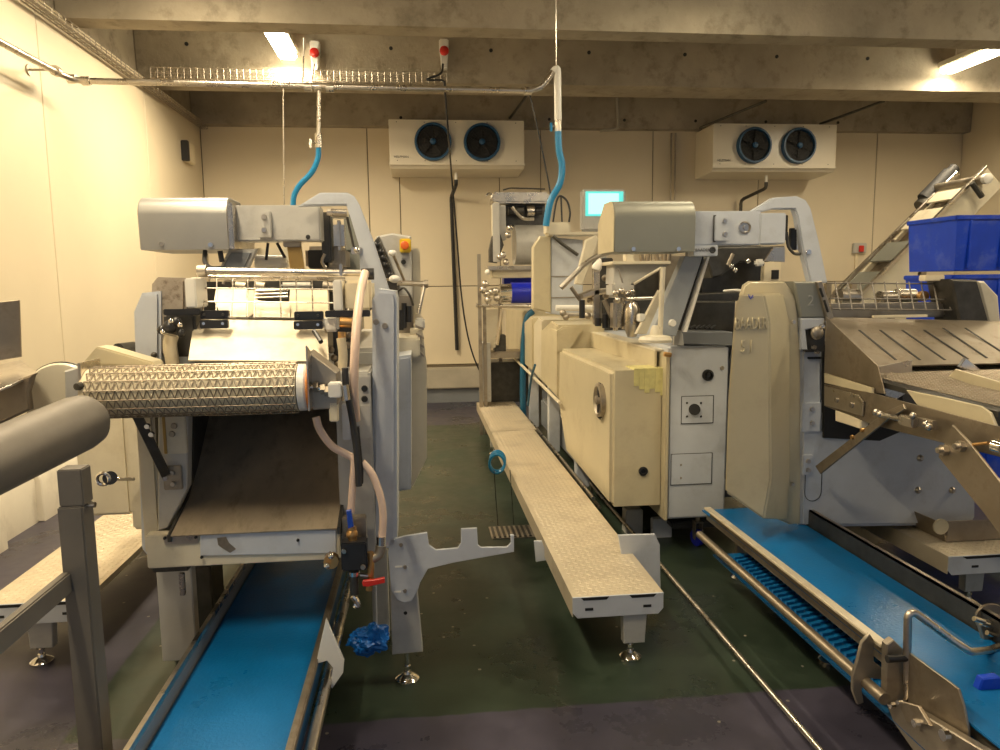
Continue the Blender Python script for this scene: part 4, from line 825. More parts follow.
# blue bag hanging on the machine leg
bg = thing('plastic_bag', 'crumpled blue plastic bag hanging at the left machine leg', 'bag', tuple(W(370, 640, Y=2.86)))
bmx = MB(); c = W(369, 640, Y=2.85); k = bmesh.ops.create_icosphere(bmx.bm, subdivisions=4, radius=1); rnd = random.Random(3)
from mathutils import noise
for v in k['verts']:
    d = v.co.copy(); n_ = noise.noise(d*1.8+Vector((3, 1, 7)))*.35+abs(noise.noise(d*4.5))*.30-noise.noise(d*9)*.10
    f = .82+n_; v.co = c+Vector((d.x*.088*f, d.y*.06*f, d.z*.062*f+(.012 if d.x > 0 and d.z > .5 else 0)))
bmx.build('bag_body', 'bag_blue', bg, sharp=28)
MB().tube([W(377, 628, Y=2.85), W(376.5, 605, Y=2.8), W(376, 586, Y=2.7)], .0022, 6).build('tie_string', 'white_plastic', bg)
# ================================================================ right machine
B = thing('processing_machine', 'large cream and grey food processing machine on the right with raised lettering', 'machine', (2.0, 3.7, 0))
YF, YB2 = 3.3, 3.52
MB().py([(741, 294), (744, 285), (750, 281), (785, 281), (791, 289), (797, 300), (801, 345), (801, 524), (790, 525), (745, 505), (742, 480)], YB2, .03, .010, 3).build('cover_flange', 'cream', B)
Fp = [(725, 492), (728, 400), (734, 318), (737, 299), (742, 293.5), (764, 293.5), (770, 322), (771, 480), (764, 520)]
Bp = [(731, 490), (733, 400), (739, 318), (742, 299), (747, 294), (783, 293), (790, 322), (790, 480), (788, 521)]
MB().loft([W(*q, Y=YF) for q in Fp], [W(*q, Y=YB2) for q in Bp], .010).build('front_cover', 'cream', B, 'cream front cover with raised lettering')
cov = B
c = W(751, 324, Y=YF); text_mesh('raised_lettering', 'BAADER', .080, .007, 'cream', B, (c.x, YF, c.z), R(90), 0, .53)
c = W(747, 347, Y=YF); text_mesh('raised_lettering', '5 1', .085, .007, 'cream', B, (c.x, YF, c.z), R(90), 0, .6)
m = MB(); m.tube([W(748.5, 294.5, Y=YF-.001), W(750.5, 299.5, Y=YF-.001), W(753, 295, Y=YF-.001)], .0022, 5); m.tube([W(748, 296.5, Y=YF-.001), W(753.5, 297.5, Y=YF-.001)], .0015, 5); m.build('pen_mark', 'pen_blue', B)
for q, Y in (((793, 322), 3.49), ((792, 484), 3.49)): m = MB(); bolt(m, W(*q, Y=Y), .011, h=.012); m.build('bolt', 'steel', B)
# machine side, greyish blue
MB().py([(800, 330), (823, 330), (824, 428), (968, 432), (977, 500), (977, 518), (972, 526), (800, 528)], 3.56, 1.5, .02, 3).build('body', 'greyblue', B)
for q in ((920, 458), (918, 490), (952, 490)): m = MB(); c = W(*q, Y=3.56); m.lathe([(.019, 0), (.017, -.008), (.008, -.016)], c, (0, 1, 0), 20); m.build('dome_nut', 'steel', B)
MB().py([(794, 281.5), (817, 281.5), (826, 318), (801, 318)], 3.50, .3, .008).build('numbered_panel', 'hood_green', B, 'dark grey panel marked with a 2')
c = W(811, 301, Y=3.498); text_mesh('numeral', '2', .075, .001, 'text_pale', B, (c.x, 3.498, c.z), R(90), 0, .9)
MB().py([(801, 318), (825, 318), (824, 326), (806, 330), (808, 350), (801, 350)], 3.5, .1, .006).build('column_cap', 'greyblue', B)
MB().px(806, 329, 825, 352, 3.52, .03, .003).build('shaft_recess', 'dark_steel', B)
m = MB(); m.ball(W(817, 333, Y=3.5), .034, (1, .6, 1)); m.build('bearing', 'steel_dull', B)
for q in ((813, 347), (816, 352), (821, 326), (826, 322)): m = MB(); bolt(m, W(*q, Y=3.5), .011, h=.02); m.build('bolt', 'steel', B)
MB().px(809, 357, 823, 359, 3.545, .02).build('panel_joint', 'dark', B)
MB().py([(817, 282), (822, 281), (834, 318), (828, 320)], 3.48, .04, .003).build('end_strip', 'steel_dull', B)
for q in (((820, 288), (823, 297)), ((824, 300), (828, 312))): MB().tube([W(*q[0], Y=3.478), W(*q[1], Y=3.478)], .006, 6).build('slot', 'dark', B)
for l, t_, r_, u, bl_ in ((802, 403, 821, 432, ((812, 409), (812, 423))), (803, 455, 813, 475, ((808, 461), (808, 470)))):
    p = MB().px(l, t_, r_, u, 3.545, .015, .003).build('bolted_plate', 'greyblue', B)
    for q in bl_: m = MB(); bolt(m, W(*q, Y=3.545), .013, h=.012); m.build('bolt', 'steel', p)
c = W(813, 486, Y=3.558); m = MB(); pts = [(c.x-.045+0*1, c.z+.07)]+[(c.x+math.cos(a_)*.045, c.z-.035+math.sin(a_)*.045) for a_ in [math.pi+k_*math.pi/10 for k_ in range(11)]]+[(c.x+.045, c.z+.07)]
m.tube([(q[0], 3.556, q[1]) for q in pts], .0018, 5); m.build('cover_outline', 'dark', B)
# throat below the chute
MB().py([(824, 345), (900, 345), (905, 430), (880, 441), (824, 438)], 3.545, .02, .002).build('throat', 'dark', B)
XS = 1.985
MB().pxp([(826, 317), (878, 366), (885, 394), (860, 391), (846, 386), (824, 372)], XS, .006, .001).build('chute_cheek', 'steel_brown', B)
ptop = [W(827, 317, Y=3.62), W(1045, 322, Y=3.62)]; pbot = [W(879, 366, Y=3.17), W(1090, 361, Y=3.17)]
MB().prism([ptop[0], ptop[1], pbot[1], pbot[0]], (0, .004, -.008), .001).build('slotted_chute', 'steel_brown', B, 'slotted brown steel chute')
Lv = (pbot[0]-ptop[0]); nrm = Vector((0, -Lv.z, Lv.y)).normalized()*-1
for a_, b__ in (((859, 330), (896, 360)), ((880, 330), (920, 360)), ((902, 330), (945, 360)), ((924, 330), (968, 359)), ((943, 328), (987, 358)), ((965, 328), (1008, 356))):
    def on(q):
        lo = [W(q[0], q[1], Y=3.17+.45*k_/200) for k_ in range(201)]
        def zf(y): return ptop[0].z+(pbot[0].z-ptop[0].z)*(3.62-y)/.45
        return min(lo, key=lambda v: abs(v.z-zf(v.y)))
    p0, p1 = on(a_), on(b__); m = MB(); d = Vector((.006, 0, 0)); up = Vector((0, -.0007, .0012))
    m.prism([p0-d+up, p0+d+up, p1+d+up, p1-d+up], (0, .0005, -.001)); m.build('slot', 'dark', B)
p0 = W(858, 318, Y=3.6); MB().b(W(872, 317, Y=3.6).x, W(925, 317, Y=3.6).x, 3.58, 3.6, p0.z, p0.z+.012).build('wear_strip', 'warm_plastic', B)
MB().py([(878, 366.5), (913, 360), (912, 372), (907, 393), (897, 399), (886, 396), (882, 384)], 3.14, .008, .002).build('chute_corner', 'steel', B, 'worn shiny chute corner')
MB().py([(905, 366), (1020, 362), (1020, 378), (912, 378)], 3.3, .01).build('chute_underside', 'dark', B)
MB().px(830, 340, 1070, 440, 4.0, .3, .01).build('rear_panel', 'dark_steel', B)
# wire guard above the chute
m = MB()
def gq(x, y): return W(x, y, Y=3.66+.12*(310-y)/30)
for y_ in (283, 298.5, 309): m.tube([gq(826+(y_-283)*.25, y_), gq(952, y_+1)], .0045, 6)
for i in range(10):
    x_ = 838+i*12.3; m.tube([gq(x_-3, 282), gq(x_+2, 310)], .004, 6)
m.build('wire_guard', 'tube_grey', B)
MB().px(830, 303, 958, 318, 3.72, .1, .01).build('rear_bar', 'steel_dull', B)
for x_, y_ in ((848, 297), (888, 299), (905, 297)): MB().cyl(W(x_-9, y_, Y=3.95), W(x_+9, y_, Y=3.95), .045).build('feed_roller', 'steel', B)
m = MB(); c = W(921, 296, Y=3.85); m.lathe([(.028, 0), (.028, -.03), (.012, -.034)], c, (0, 1, 0), 20); m.build('end_nut', 'brass', B)
MB().py([(951, 279), (978, 280), (991, 326), (960, 324)], 3.62, .2, .01).build('end_box', 'dark_steel', B, 'dark steel end box')
MB().py([(978, 281), (985, 281), (999, 296), (1002, 330), (990, 328)], 3.66, .25, .01).build('end_cover', 'cream_pale', B)
MB().px(926, 275, 945, 281, 3.7, .06, .004).build('top_clip', 'warm_plastic', B)
# mesh belt conveyor leaving the machine towards the front right
XB = 1.965
MB().pxp([(824, 384), (868, 392), (912, 404), (1000, 427), (1080, 448), (1080, 486), (1000, 457), (955, 446), (900, 432), (870, 424), (846, 414), (824, 406)], XB, .008, .001).build('belt_side_plate', 'steel_brown', B)
MB().pxp([(824, 386), (858, 395), (863, 401), (862, 416), (824, 405)], XB-.012, .01, .002).build('joint_plate', 'steel', B)
for q in ((837, 400), (852, 405)): m = MB(); bolt(m, W(*q, X=XB-.012), .014, (-1, 0, 0), .008); m.build('bolt', 'steel_dull', B)
MB().pxp([(835, 410), (861, 417), (860, 429), (835, 421)], XB+.0, .04, .004).build('slide_block', 'warm_plastic', B)
MB().pxp([(906, 390), (945, 398), (980, 406), (990, 413), (996, 427), (917, 405)], XB+.02, .012, .002).build('belt_guard', 'cream', B, 'cream plastic side guard')
MB().pxp([(824, 373), (840, 378), (872, 388), (872, 394), (824, 383)], XB-.0, .012, .002).build('belt_guard', 'cream', B)
zt0 = W(912, 392, X=XB).z+.01; zt1 = W(1000, 418, X=XB).z+.01
yA, yB = 3.38, 2.35; xA, xB = XB+.04, XB+.85
m = MB(); N_ = 42
rows = []
for i in range(N_+1):
    y = yA+(yB-yA)*i/N_; z_ = zt0+.02+(zt1-zt0)*i/N_
    rows.append((y, z_))
for i in range(N_):
    (y0, z0_), (y1, z1_) = rows[i], rows[i+1]; m.tube([(xA, y0, z0_), (xB, y0, z0_)], .0022, 4); pr_ = None
    for j in range(57):
        q = (xA+(xB-xA)*j/56, (y0, y1)[j % 2], (z0_, z1_)[j % 2])
        if pr_: m.cyl(pr_, q, .0024, seg=4, cap=False)
        pr_ = q
m.build('mesh_belt', 'steel_brown', B, 'dark steel wire mesh belt')
MB().prism([(xA, yA, zt0+.005), (xA, yB, zt1+.0), (xA, yB, zt1-.02), (xA, yA, zt0-.02)], (xB-xA, 0, 0)).build('belt_bed', 'dark_steel', B)
MB().pxp([(952, 425), (938, 457), (985, 515), (1040, 590), (1090, 600), (1030, 520), (968, 441)], XB-.06, .01, .002).build('swing_arm', 'steel_brown', B, 'angled brown steel arm')
for q, r in (((946, 450), .020), ((963, 446), .020)): m = MB(); c = W(*q, X=XB-.06); m.cyl(c, c-Vector((.02, 0, 0)), r, seg=6); m.cyl(c-Vector((.02, 0, 0)), c-Vector((.035, 0, 0)), r*.55, seg=12); m.build('bolt', 'steel', B)
MB().cyl(W(970, 445, X=XB-.05), W(988, 443, X=XB-.05), .006).build('pin', 'brass', B)
m = MB(); c = W(995, 446, X=XB-.06); m.cyl(c, c+Vector((0, -.04, 0)), .022, seg=14); m.build('adjuster', 'chrome', B)
MB().pxp([(815, 466), (886, 411), (903, 404), (905, 409), (886, 421), (820, 474)], XB-.03, .01, .002).build('strut', 'steel_brown', B)
for q in ((853, 437), (863, 430)): m = MB(); bolt(m, W(*q, X=XB-.03), .010, (-1, 0, 0), .01); m.build('bolt', 'brass', B)
tb = MB().cyl(W(874, 413, X=XB-.06), W(900, 419, X=XB-.06), .010).build('turnbuckle', 'steel', B)
m = MB(); m.box(W(908, 421, X=XB-.06), (.03, .09, .04), None, .006); m.build('turnbuckle_body', 'steel', tb)
for q in ((876, 412), (880, 414), (926, 424), (913, 416), (929, 427)): m = MB(); m.ball(W(*q, X=XB-.065), .014); m.build('nut', 'steel', tb)
MB().pxp([(915, 417), (932, 421), (933, 430), (915, 425)], XB-.05, .02, .002).build('fork', 'steel_brown', tb)
m = MB(); m.prism([W(960, 367, Y=2.9), W(966, 358, Y=2.9), W(971, 362, Y=2.9), (W(981, 370, Y=2.9)), W(972, 371, Y=2.9)], (0, .02, 0), .002); m.build('spray_nozzle', 'chrome', B)
MB().pxp([(948, 377), (955, 369), (1010, 385), (1010, 398)], XB+.28, .01, .002).build('belt_guard', 'cream', B)
# hood, beam, arch and leg of the gantry
Yh = 3.9
h, a, b_, z0, zt = hood(B, 614, 695, 200, 252, Yh, .34, 'hood_green', 'cream')
for q in ((633, 249), (678, 249)): m = MB(); bolt(m, W(*q, Y=Yh), .014, h=.012); m.build('bolt', 'chrome', h)
Yb = 3.97
p = MB().px(694, 211, 761, 245, Yb, .16, .006).build('gantry_beam', 'greyblue', B)
MB().px(760, 213, 786, 244, Yb-.01, .16, .006).build('beam_cover', 'greyblue', p)
MB().px(715, 216, 728.5, 241, Yb-.02, .02, .003).build('beam_bracket', 'greyblue', p)
MB().px(714, 215, 716, 242, Yb-.012, .02, .001).build('bracket_gap', 'dark_steel', p)
bolts(p, [(725, 221), (725, 234)], Yb-.022, .014, 'steel')
m = MB(); m.lathe([(.034, 0), (.034, -.006), (.026, -.008), (.024, -.003), (.012, -.003), (.010, -.009)], W(744.5, 227.5, Y=Yb), (0, 1, 0), 28); m.build('round_lock', 'steel', p)
lp = MB().px(694, 245, 718, 256, Yb-.01, .1, .003).build('label_plate', 'greyblue', p)
c = W(704, 250, Y=Yb-.012); text_mesh('maker_name', 'BAADER', .022, .0008, 'text_grey', lp, (c.x-.008, Yb-.0125, c.z), R(90))
m = MB(); m.lathe([(.018, 0), (.018, -.003), (.012, -.004), (.010, -.001)], W(712.5, 250, Y=Yb-.012), (0, 1, 0), 20); m.build('round_mark', 'dark_steel', lp)
MB().py([(685, 256), (703, 256), (676, 336), (650, 336)], 4.05, .08, .004).build('slanted_leg', 'greyblue_shaded', B)
MB().py([(701, 256), (709, 256), (686, 330), (677, 330)], 4.1, .05, .002).build('leg_channel', 'dark_steel', B)
MB().py([(707.5, 256), (710, 256), (687, 332), (684, 332)], 4.04, .12, .001).build('leg_edge', 'white_plastic', B)
ARC2 = [(752, 211), (774, 197.5), (797, 196), (806, 200), (811, 208), (819, 240), (828, 283), (811, 283), (803, 250), (797.5, 216), (795, 209), (773, 209), (762, 212)]
MB().py(ARC2, 4.0, .06, .007, 2).build('arch_arm', 'greyblue', B)
m = MB(); bolt(m, W(808, 252, Y=4.0), .016, h=.012); m.build('bolt', 'chrome', B)
MB().px(791, 228, 797, 250, 4.05, .03, .003).build('black_bar', 'black', B)
MB().py([(797, 222), (799, 222), (803, 249), (796.5, 250)], 4.03, .03, .002).build('highlight_strip', 'chrome', B)  # bright strip standing in for a highlight beside the black bar
MB().tube([W(786.5, 232, Y=4.0), W(788, 247, Y=4.0), W(794, 254, Y=4.0), W(800, 254, Y=4.02)], .009, 8).build('hook', 'dark_steel', B)
MB().px(782, 215, 788, 240, 4.1, .05, .003).build('hinge', 'dark_steel', B)
# dark works below the beam
MB().px(700, 246, 764, 300, 4.75, .3, .02).build('works_housing', 'dark_steel', B)
MB().py([(706, 256), (716, 247), (785, 246), (785, 258), (768, 262), (740, 262), (722, 276), (712, 278)], 4.5, .2, .01).build('works_cover', 'dark_steel', B)
MB().py([(774, 247), (785, 247), (785, 262), (764, 261)], 4.35, .02, .002).build('feed_plate', 'steel', B)
MB().px(764, 262, 781, 283, 4.5, .05, .004).build('rear_plate', 'warm_plastic', B)
MB().px(772, 270, 779, 279, 4.49, .01, .001).build('dark_window', 'dark', B)
for q in ((731, 266), (748, 261), (735, 270), (762, 264)): m = MB(); m.ball(W(*q, Y=4.45), .016); m.build('screw', 'chrome', B)
MB().tube([W(728, 265, Y=4.45), W(733, 254, Y=4.45)], .012).build('lever', 'steel_dull', B)
MB().px(757, 259, 765, 266, 4.4, .05, .01).build('white_block', 'white_plastic', B)
MB().py([(690, 301), (736, 301), (734, 346), (684, 346)], 4.35, .5, .01).build('works_table', 'dark_steel', B)
MB().py([(698, 294), (742, 292), (738, 301), (694, 302)], 4.4, .4, .004).build('table_top', 'dark_steel', B)
m = MB(); m.tube([W(724, 291, Y=4.3), W(735, 290, Y=4.2), W(748, 291.5, Y=4.1)], .008); m.build('pale_hose', 'white_plastic', B)
p = MB().py([(679, 331), (733, 332), (733, 346), (678, 344)], 4.18, .2, .006).build('base_casting', 'bluegrey_dark', B)
MB().py([(674, 338), (678, 328), (683, 334), (684, 346), (674, 345)], 4.15, .02, .003).build('corner_lug', 'greypaint', p)
for i in range(6): MB().tube([W(685+i*5, 328.5, Y=4.2), W(690+i*5, 325.5, Y=4.25)], .006, 6).build('cooling_fin', 'dark', p)
m = MB(); bolt(m, W(672, 323, Y=4.02), .022, h=.02); m.build('bolt', 'white_plastic', B)
# control cabinet behind
K = MB().px(668, 346, 727, 518, 4.2, .6, .012).build('control_cabinet', 'greyblue', B)
m = MB(); m.lathe([(.034, 0), (.034, -.012), (.024, -.014), (.022, -.004), (.014, -.004), (.013, -.02)], W(707.5, 375, Y=4.2), (0, 1, 0), 28); m.build('socket_ring', 'black', K)
bolts(K, [(722, 368)], 4.2, .014, 'steel_dull')
def outline(l, t_, r_, u, Y, parent, nm, m1='greyblue', m2='dark'):
    o = MB().px(l-.7, t_-.7, r_+.7, u+.7, Y, .006).build(nm+'_gap', m2, parent); MB().px(l, t_, r_, u, Y-.003, .008, .001).build(nm, m1, parent); return o
outline(682, 396.5, 713, 423, 4.197, K, 'socket_plate')
m = MB(); m.cyl(W(694.5, 409.5, Y=4.180), W(694.5, 409.5, Y=4.2), .034, seg=28); m.build('socket_hole', 'dark', K)
for q in ((687, 403), (701, 403), (687, 416.5), (701, 416.5)): m = MB(); bolt(m, W(*q, Y=4.193), .007, h=.002); m.build('screw', 'dark', K)
outline(671.5, 454, 711.5, 484, 4.197, K, 'blank_plate')
for q in ((681, 465), (681, 478)): m = MB(); bolt(m, W(*q, Y=4.193), .007, h=.002); m.build('screw', 'steel_dull', K)
MB().px(665.5, 353, 669, 521, 4.18, .3, .006).build('edge_cover', 'cream', B)
m = MB(); m.tube([W(664, 354, Y=4.15), W(671, 355, Y=4.15)], .014); m.build('rail_end', 'brass', B)
MB().px(626, 510, 643, 538, 4.6, .1, .006).build('leg', 'greypaint', B)
MB().px(653, 519, 672, 550, 4.5, .06, .006).build('leg', 'greyblue', B)
MB().px(672, 521, 735, 528, 4.4, .3, .01).build('base_pan', 'dark_steel', B)
w_ = thing('swivel_caster', 'small swivel caster with blue wheel under the grey control cabinet', 'caster', tuple(W(697, 557, Z=0)))
c = W(697, 545, Y=4.33); c.z = .052
MB().lathe([(.02, -.014), (.052, -.014), (.052, .014), (.02, .014)], c, (1, .3, 0), 28).build('wheel', 'blue_deep', w_)
m = MB(); 
for s_ in (-.022, .022): m.prism([c+Vector((s_, -.02, -.01)), c+Vector((s_, .02, -.01)), c+Vector((s_, .03, .10)), c+Vector((s_, -.03, .10))], (.003, 0, 0))
m.b(c.x-.025, c.x+.027, c.y-.03, c.y+.03, c.z+.10, c.z+.106); m.build('fork', 'steel_dull', w_)
MB().cyl(c+Vector((0, 0, .1)), c+Vector((0, 0, .2)), .012).build('stem', 'steel_dull', w_)

# ================================================================ line of cream covers running back
Mx = thing('machine_line', 'long row of cream machine covers running back beside the step platform', 'machine', (1.4, 6, 0))
yb = [(4.25, .30), (4.25, 1.13), (4.5, 1.135), (5.88, 1.12), (5.93, .69), (5.6, .325)]
m = MB(); m.prism([(1.118, y, z_) for y, z_ in yb], (.335, 0, 0), .025, 3); mc = m.build('near_cover', 'cream', Mx, 'largest cream cover with pale tape on its corner')
hw = MB(); c = W(602, 400, X=1.118); hw.lathe([(.105, 0), (.105, -.03), (.088, -.035), (.068, -.015), (.03, -.015), (.028, -.04), (.01, -.045)], c, (1, 0, 0), 32); hw.build('round_dial', 'steel_dull', mc)
hw = MB(); hw.b(1.09, 1.115, c.y-.03, c.y+.03, c.z-.12, c.z+.11, .01); hw.build('dial_strap', 'black', mc)
m = MB(); m.lathe([(.028, 0), (.028, -.01), (.016, -.012), (.014, -.003)], W(643, 471, Y=4.25), (0, 1, 0), 24); m.build('plug', 'black', mc)
for i in range(6):
    x_ = 634+i*5.3; m = MB(); m.px(x_, 369.5, x_+5.2, 386+(i % 3)*2.5+i*.9, 4.246, .004, .001)
    q0, q1 = W(x_, 369, Y=4.246), W(x_+5.2, 369, Y=4.246); m.b(q0.x, q1.x, 4.246, 4.42, 1.131, 1.139, .001); m.build('tape_strip', 'tape', mc, 'pale yellow tape')
MB().b(1.40, 1.415, 4.3, 7.6, 1.12, 1.235, .004).build('top_rail', 'cream', Mx)
MB().b(1.40, 1.52, 4.3, 7.6, 1.232, 1.245, .004).build('rail_lip', 'cream_pale', Mx)
for q in ((580, 330), (608, 337), (610, 340)): m = MB(); m.ball(W(q[0], q[1], X=1.44), .02); m.build('rail_clip', 'steel_brown', Mx)
def cov(pts, X, dep, m_='cream', bev=.012): return MB().pxp(pts, X, dep, bev, 2).build('side_cover', m_, Mx)
MB().py([(557, 352), (557, 331), (563, 327), (579, 326), (583, 331), (572, 348), (572, 352)], 5.95, .35, .012, 2).build('side_cover', 'cream', Mx)
cov([(541, 330), (550, 321), (557, 325), (557, 398), (541, 380)], 1.12, .4)
cov([(532, 326), (538, 317), (542, 320), (542, 382), (532, 371)], 1.14, .4, 'cream_pale')
cov([(524, 322), (530, 316), (532, 318), (532, 371), (524, 364)], 1.12, .4)
cov([(506, 309), (523, 311), (523, 364), (506, 346)], 1.12, .5)
# body and work table behind the covers
MB().b(1.50, 2.35, 5.4, 7.8, .45, 1.24, .02).build('body', 'greyblue', Mx)
MB().tube([W(506, 350, X=1.08), W(560, 403, X=1.08)], .014, 8).build('lower_tube', 'cream_pale', Mx)
MB().tube([(1.10, 4.6, .25), (1.10, 7.4, .25)], .014, 8).build('lower_tube', 'steel', Mx)
MB().tube([(1.14, 4.6, .19), (1.14, 7.4, .19)], .012, 8).build('lower_tube', 'steel_dull', Mx)
for yy in (5.4, 6.6, 7.8):
    l = MB().b(1.16, 1.26, yy, yy+.1, .1, .9, .006).build('leg', 'greyblue', Mx); foot(1.21, yy+.05, l, .12, .05)
MB().b(1.28, 2.2, 4.9, 7.8, .12, .42, .02).build('drip_pan', 'bluegrey_dark', Mx)
# upright cream housing
MB().py([(533, 309), (533, 247), (540, 236), (551, 236), (551, 313)], 6.4, .1, .01).build('upright_housing', 'cream', Mx)
MB().py([(551, 237), (583, 240), (583, 318), (551, 314)], 6.42, .3, .008).build('upright_panel', 'greyblue', Mx)
for y_ in (276, 297): MB().px(551, y_, 578, y_+.8, 6.41, .02).build('panel_joint', 'steel_dull', Mx)
MB().px(549, 232, 600, 235, 6.3, .2, .006).build('top_shelf', 'cream_pale', Mx)
MB().px(547, 222, 571, 235, 6.3, .2, .02).build('white_housing', 'cream_pale', Mx)
MB().tube([W(553, 236, Y=6.3), W(565, 246, Y=6.3), W(578, 255, Y=6.3)], .015).build('cross_lever', 'dark_steel', Mx)
m = MB(); c = W(564, 205, Y=6.6); m.tube([W(553, 222, Y=6.6), W(556, 203, Y=6.6), W(560, 196, Y=6.6), W(567, 201, Y=6.6), W(570, 212, Y=6.6), W(569, 222, Y=6.6)], .009, 8, 5); m.build('cable_loop', 'rubber', Mx)
MB().tube([W(561, 197, Y=6.6), W(562, 222, Y=6.6)], .008).build('cable', 'rubber', Mx)
# works on the table
T5 = 4.7
def cy(a, b_, Y, r, nm, m_, lb=None, r1=None): return MB().cyl(W(*a, Y=Y), W(*b_, Y=Y), r, r1).build(nm, m_, Mx, lb)
def bxp(l, t_, r_, u, Y, d, nm, m_, bev=.006): return MB().px(l, t_, r_, u, Y, d, bev).build(nm, m_, Mx)
bxp(612, 261, 671, 264.5, T5, .3, 'tray', 'cream_pale', .004)
MB().py([(614, 264), (670, 264), (655, 272), (636, 284), (613, 284)], T5+.05, .2, .006).build('funnel', 'greypaint', Mx)
bxp(613, 282, 635, 298, T5, .2, 'valve_body', 'greypaint', .02)
bxp(614, 300, 622, 331, T5, .12, 'valve_leg', 'steel', .02); bxp(624, 298, 636, 330, T5+.02, .15, 'valve_leg', 'steel', .02)
MB().lathe([(.03, -.16), (.05, -.1), (.05, .02), (.03, .06)], W(632, 312, Y=T5-.02), (0, 0, 1), 24).build('cup', 'steel', Mx)
for q in ((616, 293), (622, 291), (627, 294), (632, 292), (618, 300)): m = MB(); m.ball(W(*q, Y=T5-.02), .022); m.build('fitting', 'steel', Mx)
cy((626, 299), (654, 298), T5-.05, .012, 'cross_rod', 'steel'); cy((618, 267), (623, 283), T5-.02, .006, 'link_rod', 'steel'); cy((634, 284), (661, 268), T5-.03, .009, 'link_rod', 'cream_pale')
cy((663, 267), (660, 336), 3.9, .014, 'post', 'cream_pale', 'round pale post'); 
MB().lathe([(.088, 0), (.09, .015), (.08, .032), (.03, .04), (.024, .07), (.016, .09)], W(655, 342, Y=3.9), (0, 0, 1), 36).build('post_base', 'cream_pale', Mx)
MB().py([(659, 290), (667, 296), (650, 334), (636, 334)], 4.5, .04, .004).build('slanted_bar', 'cream_pale', Mx)
bxp(640, 314, 646, 322, 4.5, .08, 'white_block', 'white_plastic'); 
MB().tube([W(561, 288, Y=5.2), W(578, 271, Y=5.2), W(582, 266, Y=5.2), W(597, 256, Y=5.2), W(608, 253, Y=5.2)], .020, 10).build('bent_tube', 'steel', Mx)
MB().py([(575, 284), (586, 240), (596, 235), (599, 240), (592, 260), (583, 285)], 5.6, .06, .008).build('curved_chute', 'cream_pale', Mx)
bxp(594, 268, 600, 325, 5.0, .05, 'post', 'steel'); 
MB().py([(581, 294), (592, 289), (608, 288), (608, 293), (593, 297), (583, 299)], 5.0, .1, .01).build('yoke', 'steel', Mx)
m = MB(); m.lathe([(.03, -.02), (.034, 0), (.02, .04), (.006, .06)], W(597, 267, Y=4.95), (.4, 0, 1), 20); m.build('white_cap', 'white_plastic', Mx)
for a_, b__, r in (((582, 300), (582, 318), .02), ((598, 318), (598, 326), .022), ((605, 314), (605, 328), .02), ((611, 316), (612, 330), .02)): cy(a_, b__, 4.9, r, 'damper', 'black')
cy((556, 308), (595, 308), 5.4, .022, 'cylinder', 'white_plastic'); cy((562, 315), (594, 316), 5.3, .020, 'cylinder', 'steel')
for q in ((563, 313), (566, 317), (588, 316), (597, 300), (606, 296), (611, 285), (605, 278), (590, 300)): m = MB(); m.ball(W(*q, Y=5.1), .024); m.build('joint', 'steel_dull', Mx)
MB().b(1.55, 2.3, 6.2, 6.4, 1.24, 1.75, .01).build('rear_housing', 'dark_steel', Mx)
bxp(598, 258, 613, 300, 5.6, .2, 'dark_housing', 'dark_steel'); bxp(636, 270, 662, 300, 5.4, .2, 'dark_housing', 'dark_steel'); bxp(663, 256, 690, 300, 5.3, .2, 'rear_housing', 'steel_dull')
bxp(626, 253, 634, 262, T5+.05, .08, 'cream_block', 'cream_pale'); 
for x_ in (641, 648, 656, 664, 669): cy((x_, 254), (x_+(x_ % 3)-1, 261), T5+.1, .016, 'nozzle', 'steel_brown')
cy((604, 300), (612, 318), 4.85, .016, 'lever', 'steel_dull'); cy((571, 287), (580, 300), 5.1, .014, 'lever', 'steel_dull')
MB().b(1.52, 2.3, 4.82, 5.4, 1.18, 1.235, .01).build('table_plate', 'greypaint', Mx)

# ================================================================ machine at the back with a blue roller
Q = thing('roller_machine', 'steel roller machine with a blue roller near the back wall, left of the cream covers', 'machine', tuple(W(505, 380, Y=8.1)))
def q_(l, t_, r_, u, Y, d, nm, m_, lb=None, bev=.006):
    return MB().px(l, t_, r_, u, Y, d, bev).build(nm, m_, Q, lb)
q_(493, 192, 549, 203, 8.1, .4, 'top_housing', 'steel', bev=.02)
q_(494, 202, 499, 240, 8.1, .3, 'side_panel', 'cream_pale'); q_(499, 205, 506, 240, 8.1, .2, 'side_panel', 'greypaint')
q_(506, 204, 545, 226, 8.3, .2, 'motor_bay', 'dark_steel')
for x_, r, mm in ((511, .04, 'black'), (519, .05, 'dark_steel'), (530, .06, 'steel'), (538, .04, 'black')): MB().cyl(W(x_-3, 211, Y=8.2), W(x_+4, 211, Y=8.2), r).build('motor', mm, Q)
MB().py([(492, 236), (500, 233), (504, 245), (497, 263), (489, 262), (489, 250)], 8.05, .1, .01).build('chain_guard', 'dark_steel', Q)
MB().cyl(W(514, 245, Y=8.3), W(545, 245, Y=8.3), .22).build('grey_drum', 'greypaint', Q, 'large grey drum')
for q in ((508, 235), (503, 255), (506, 262), (500, 257), (510, 228)): m = MB(); m.ball(W(*q, Y=8.0), .035); m.build('fitting', 'steel', Q)
q_(488, 266, 533, 270, 8.0, .3, 'upper_rail', 'steel'); q_(492, 269, 533, 278, 8.05, .2, 'cream_plate', 'cream')
q_(504, 277, 533, 284, 8.2, .2, 'blue_plate', 'blue_deep')
a, b_ = W(511, 293, Y=7.95), W(536, 293, Y=7.95); MB().cyl(a, b_, .112, seg=32).build('blue_roller', 'blue_deep', Q, 'deep blue roller')
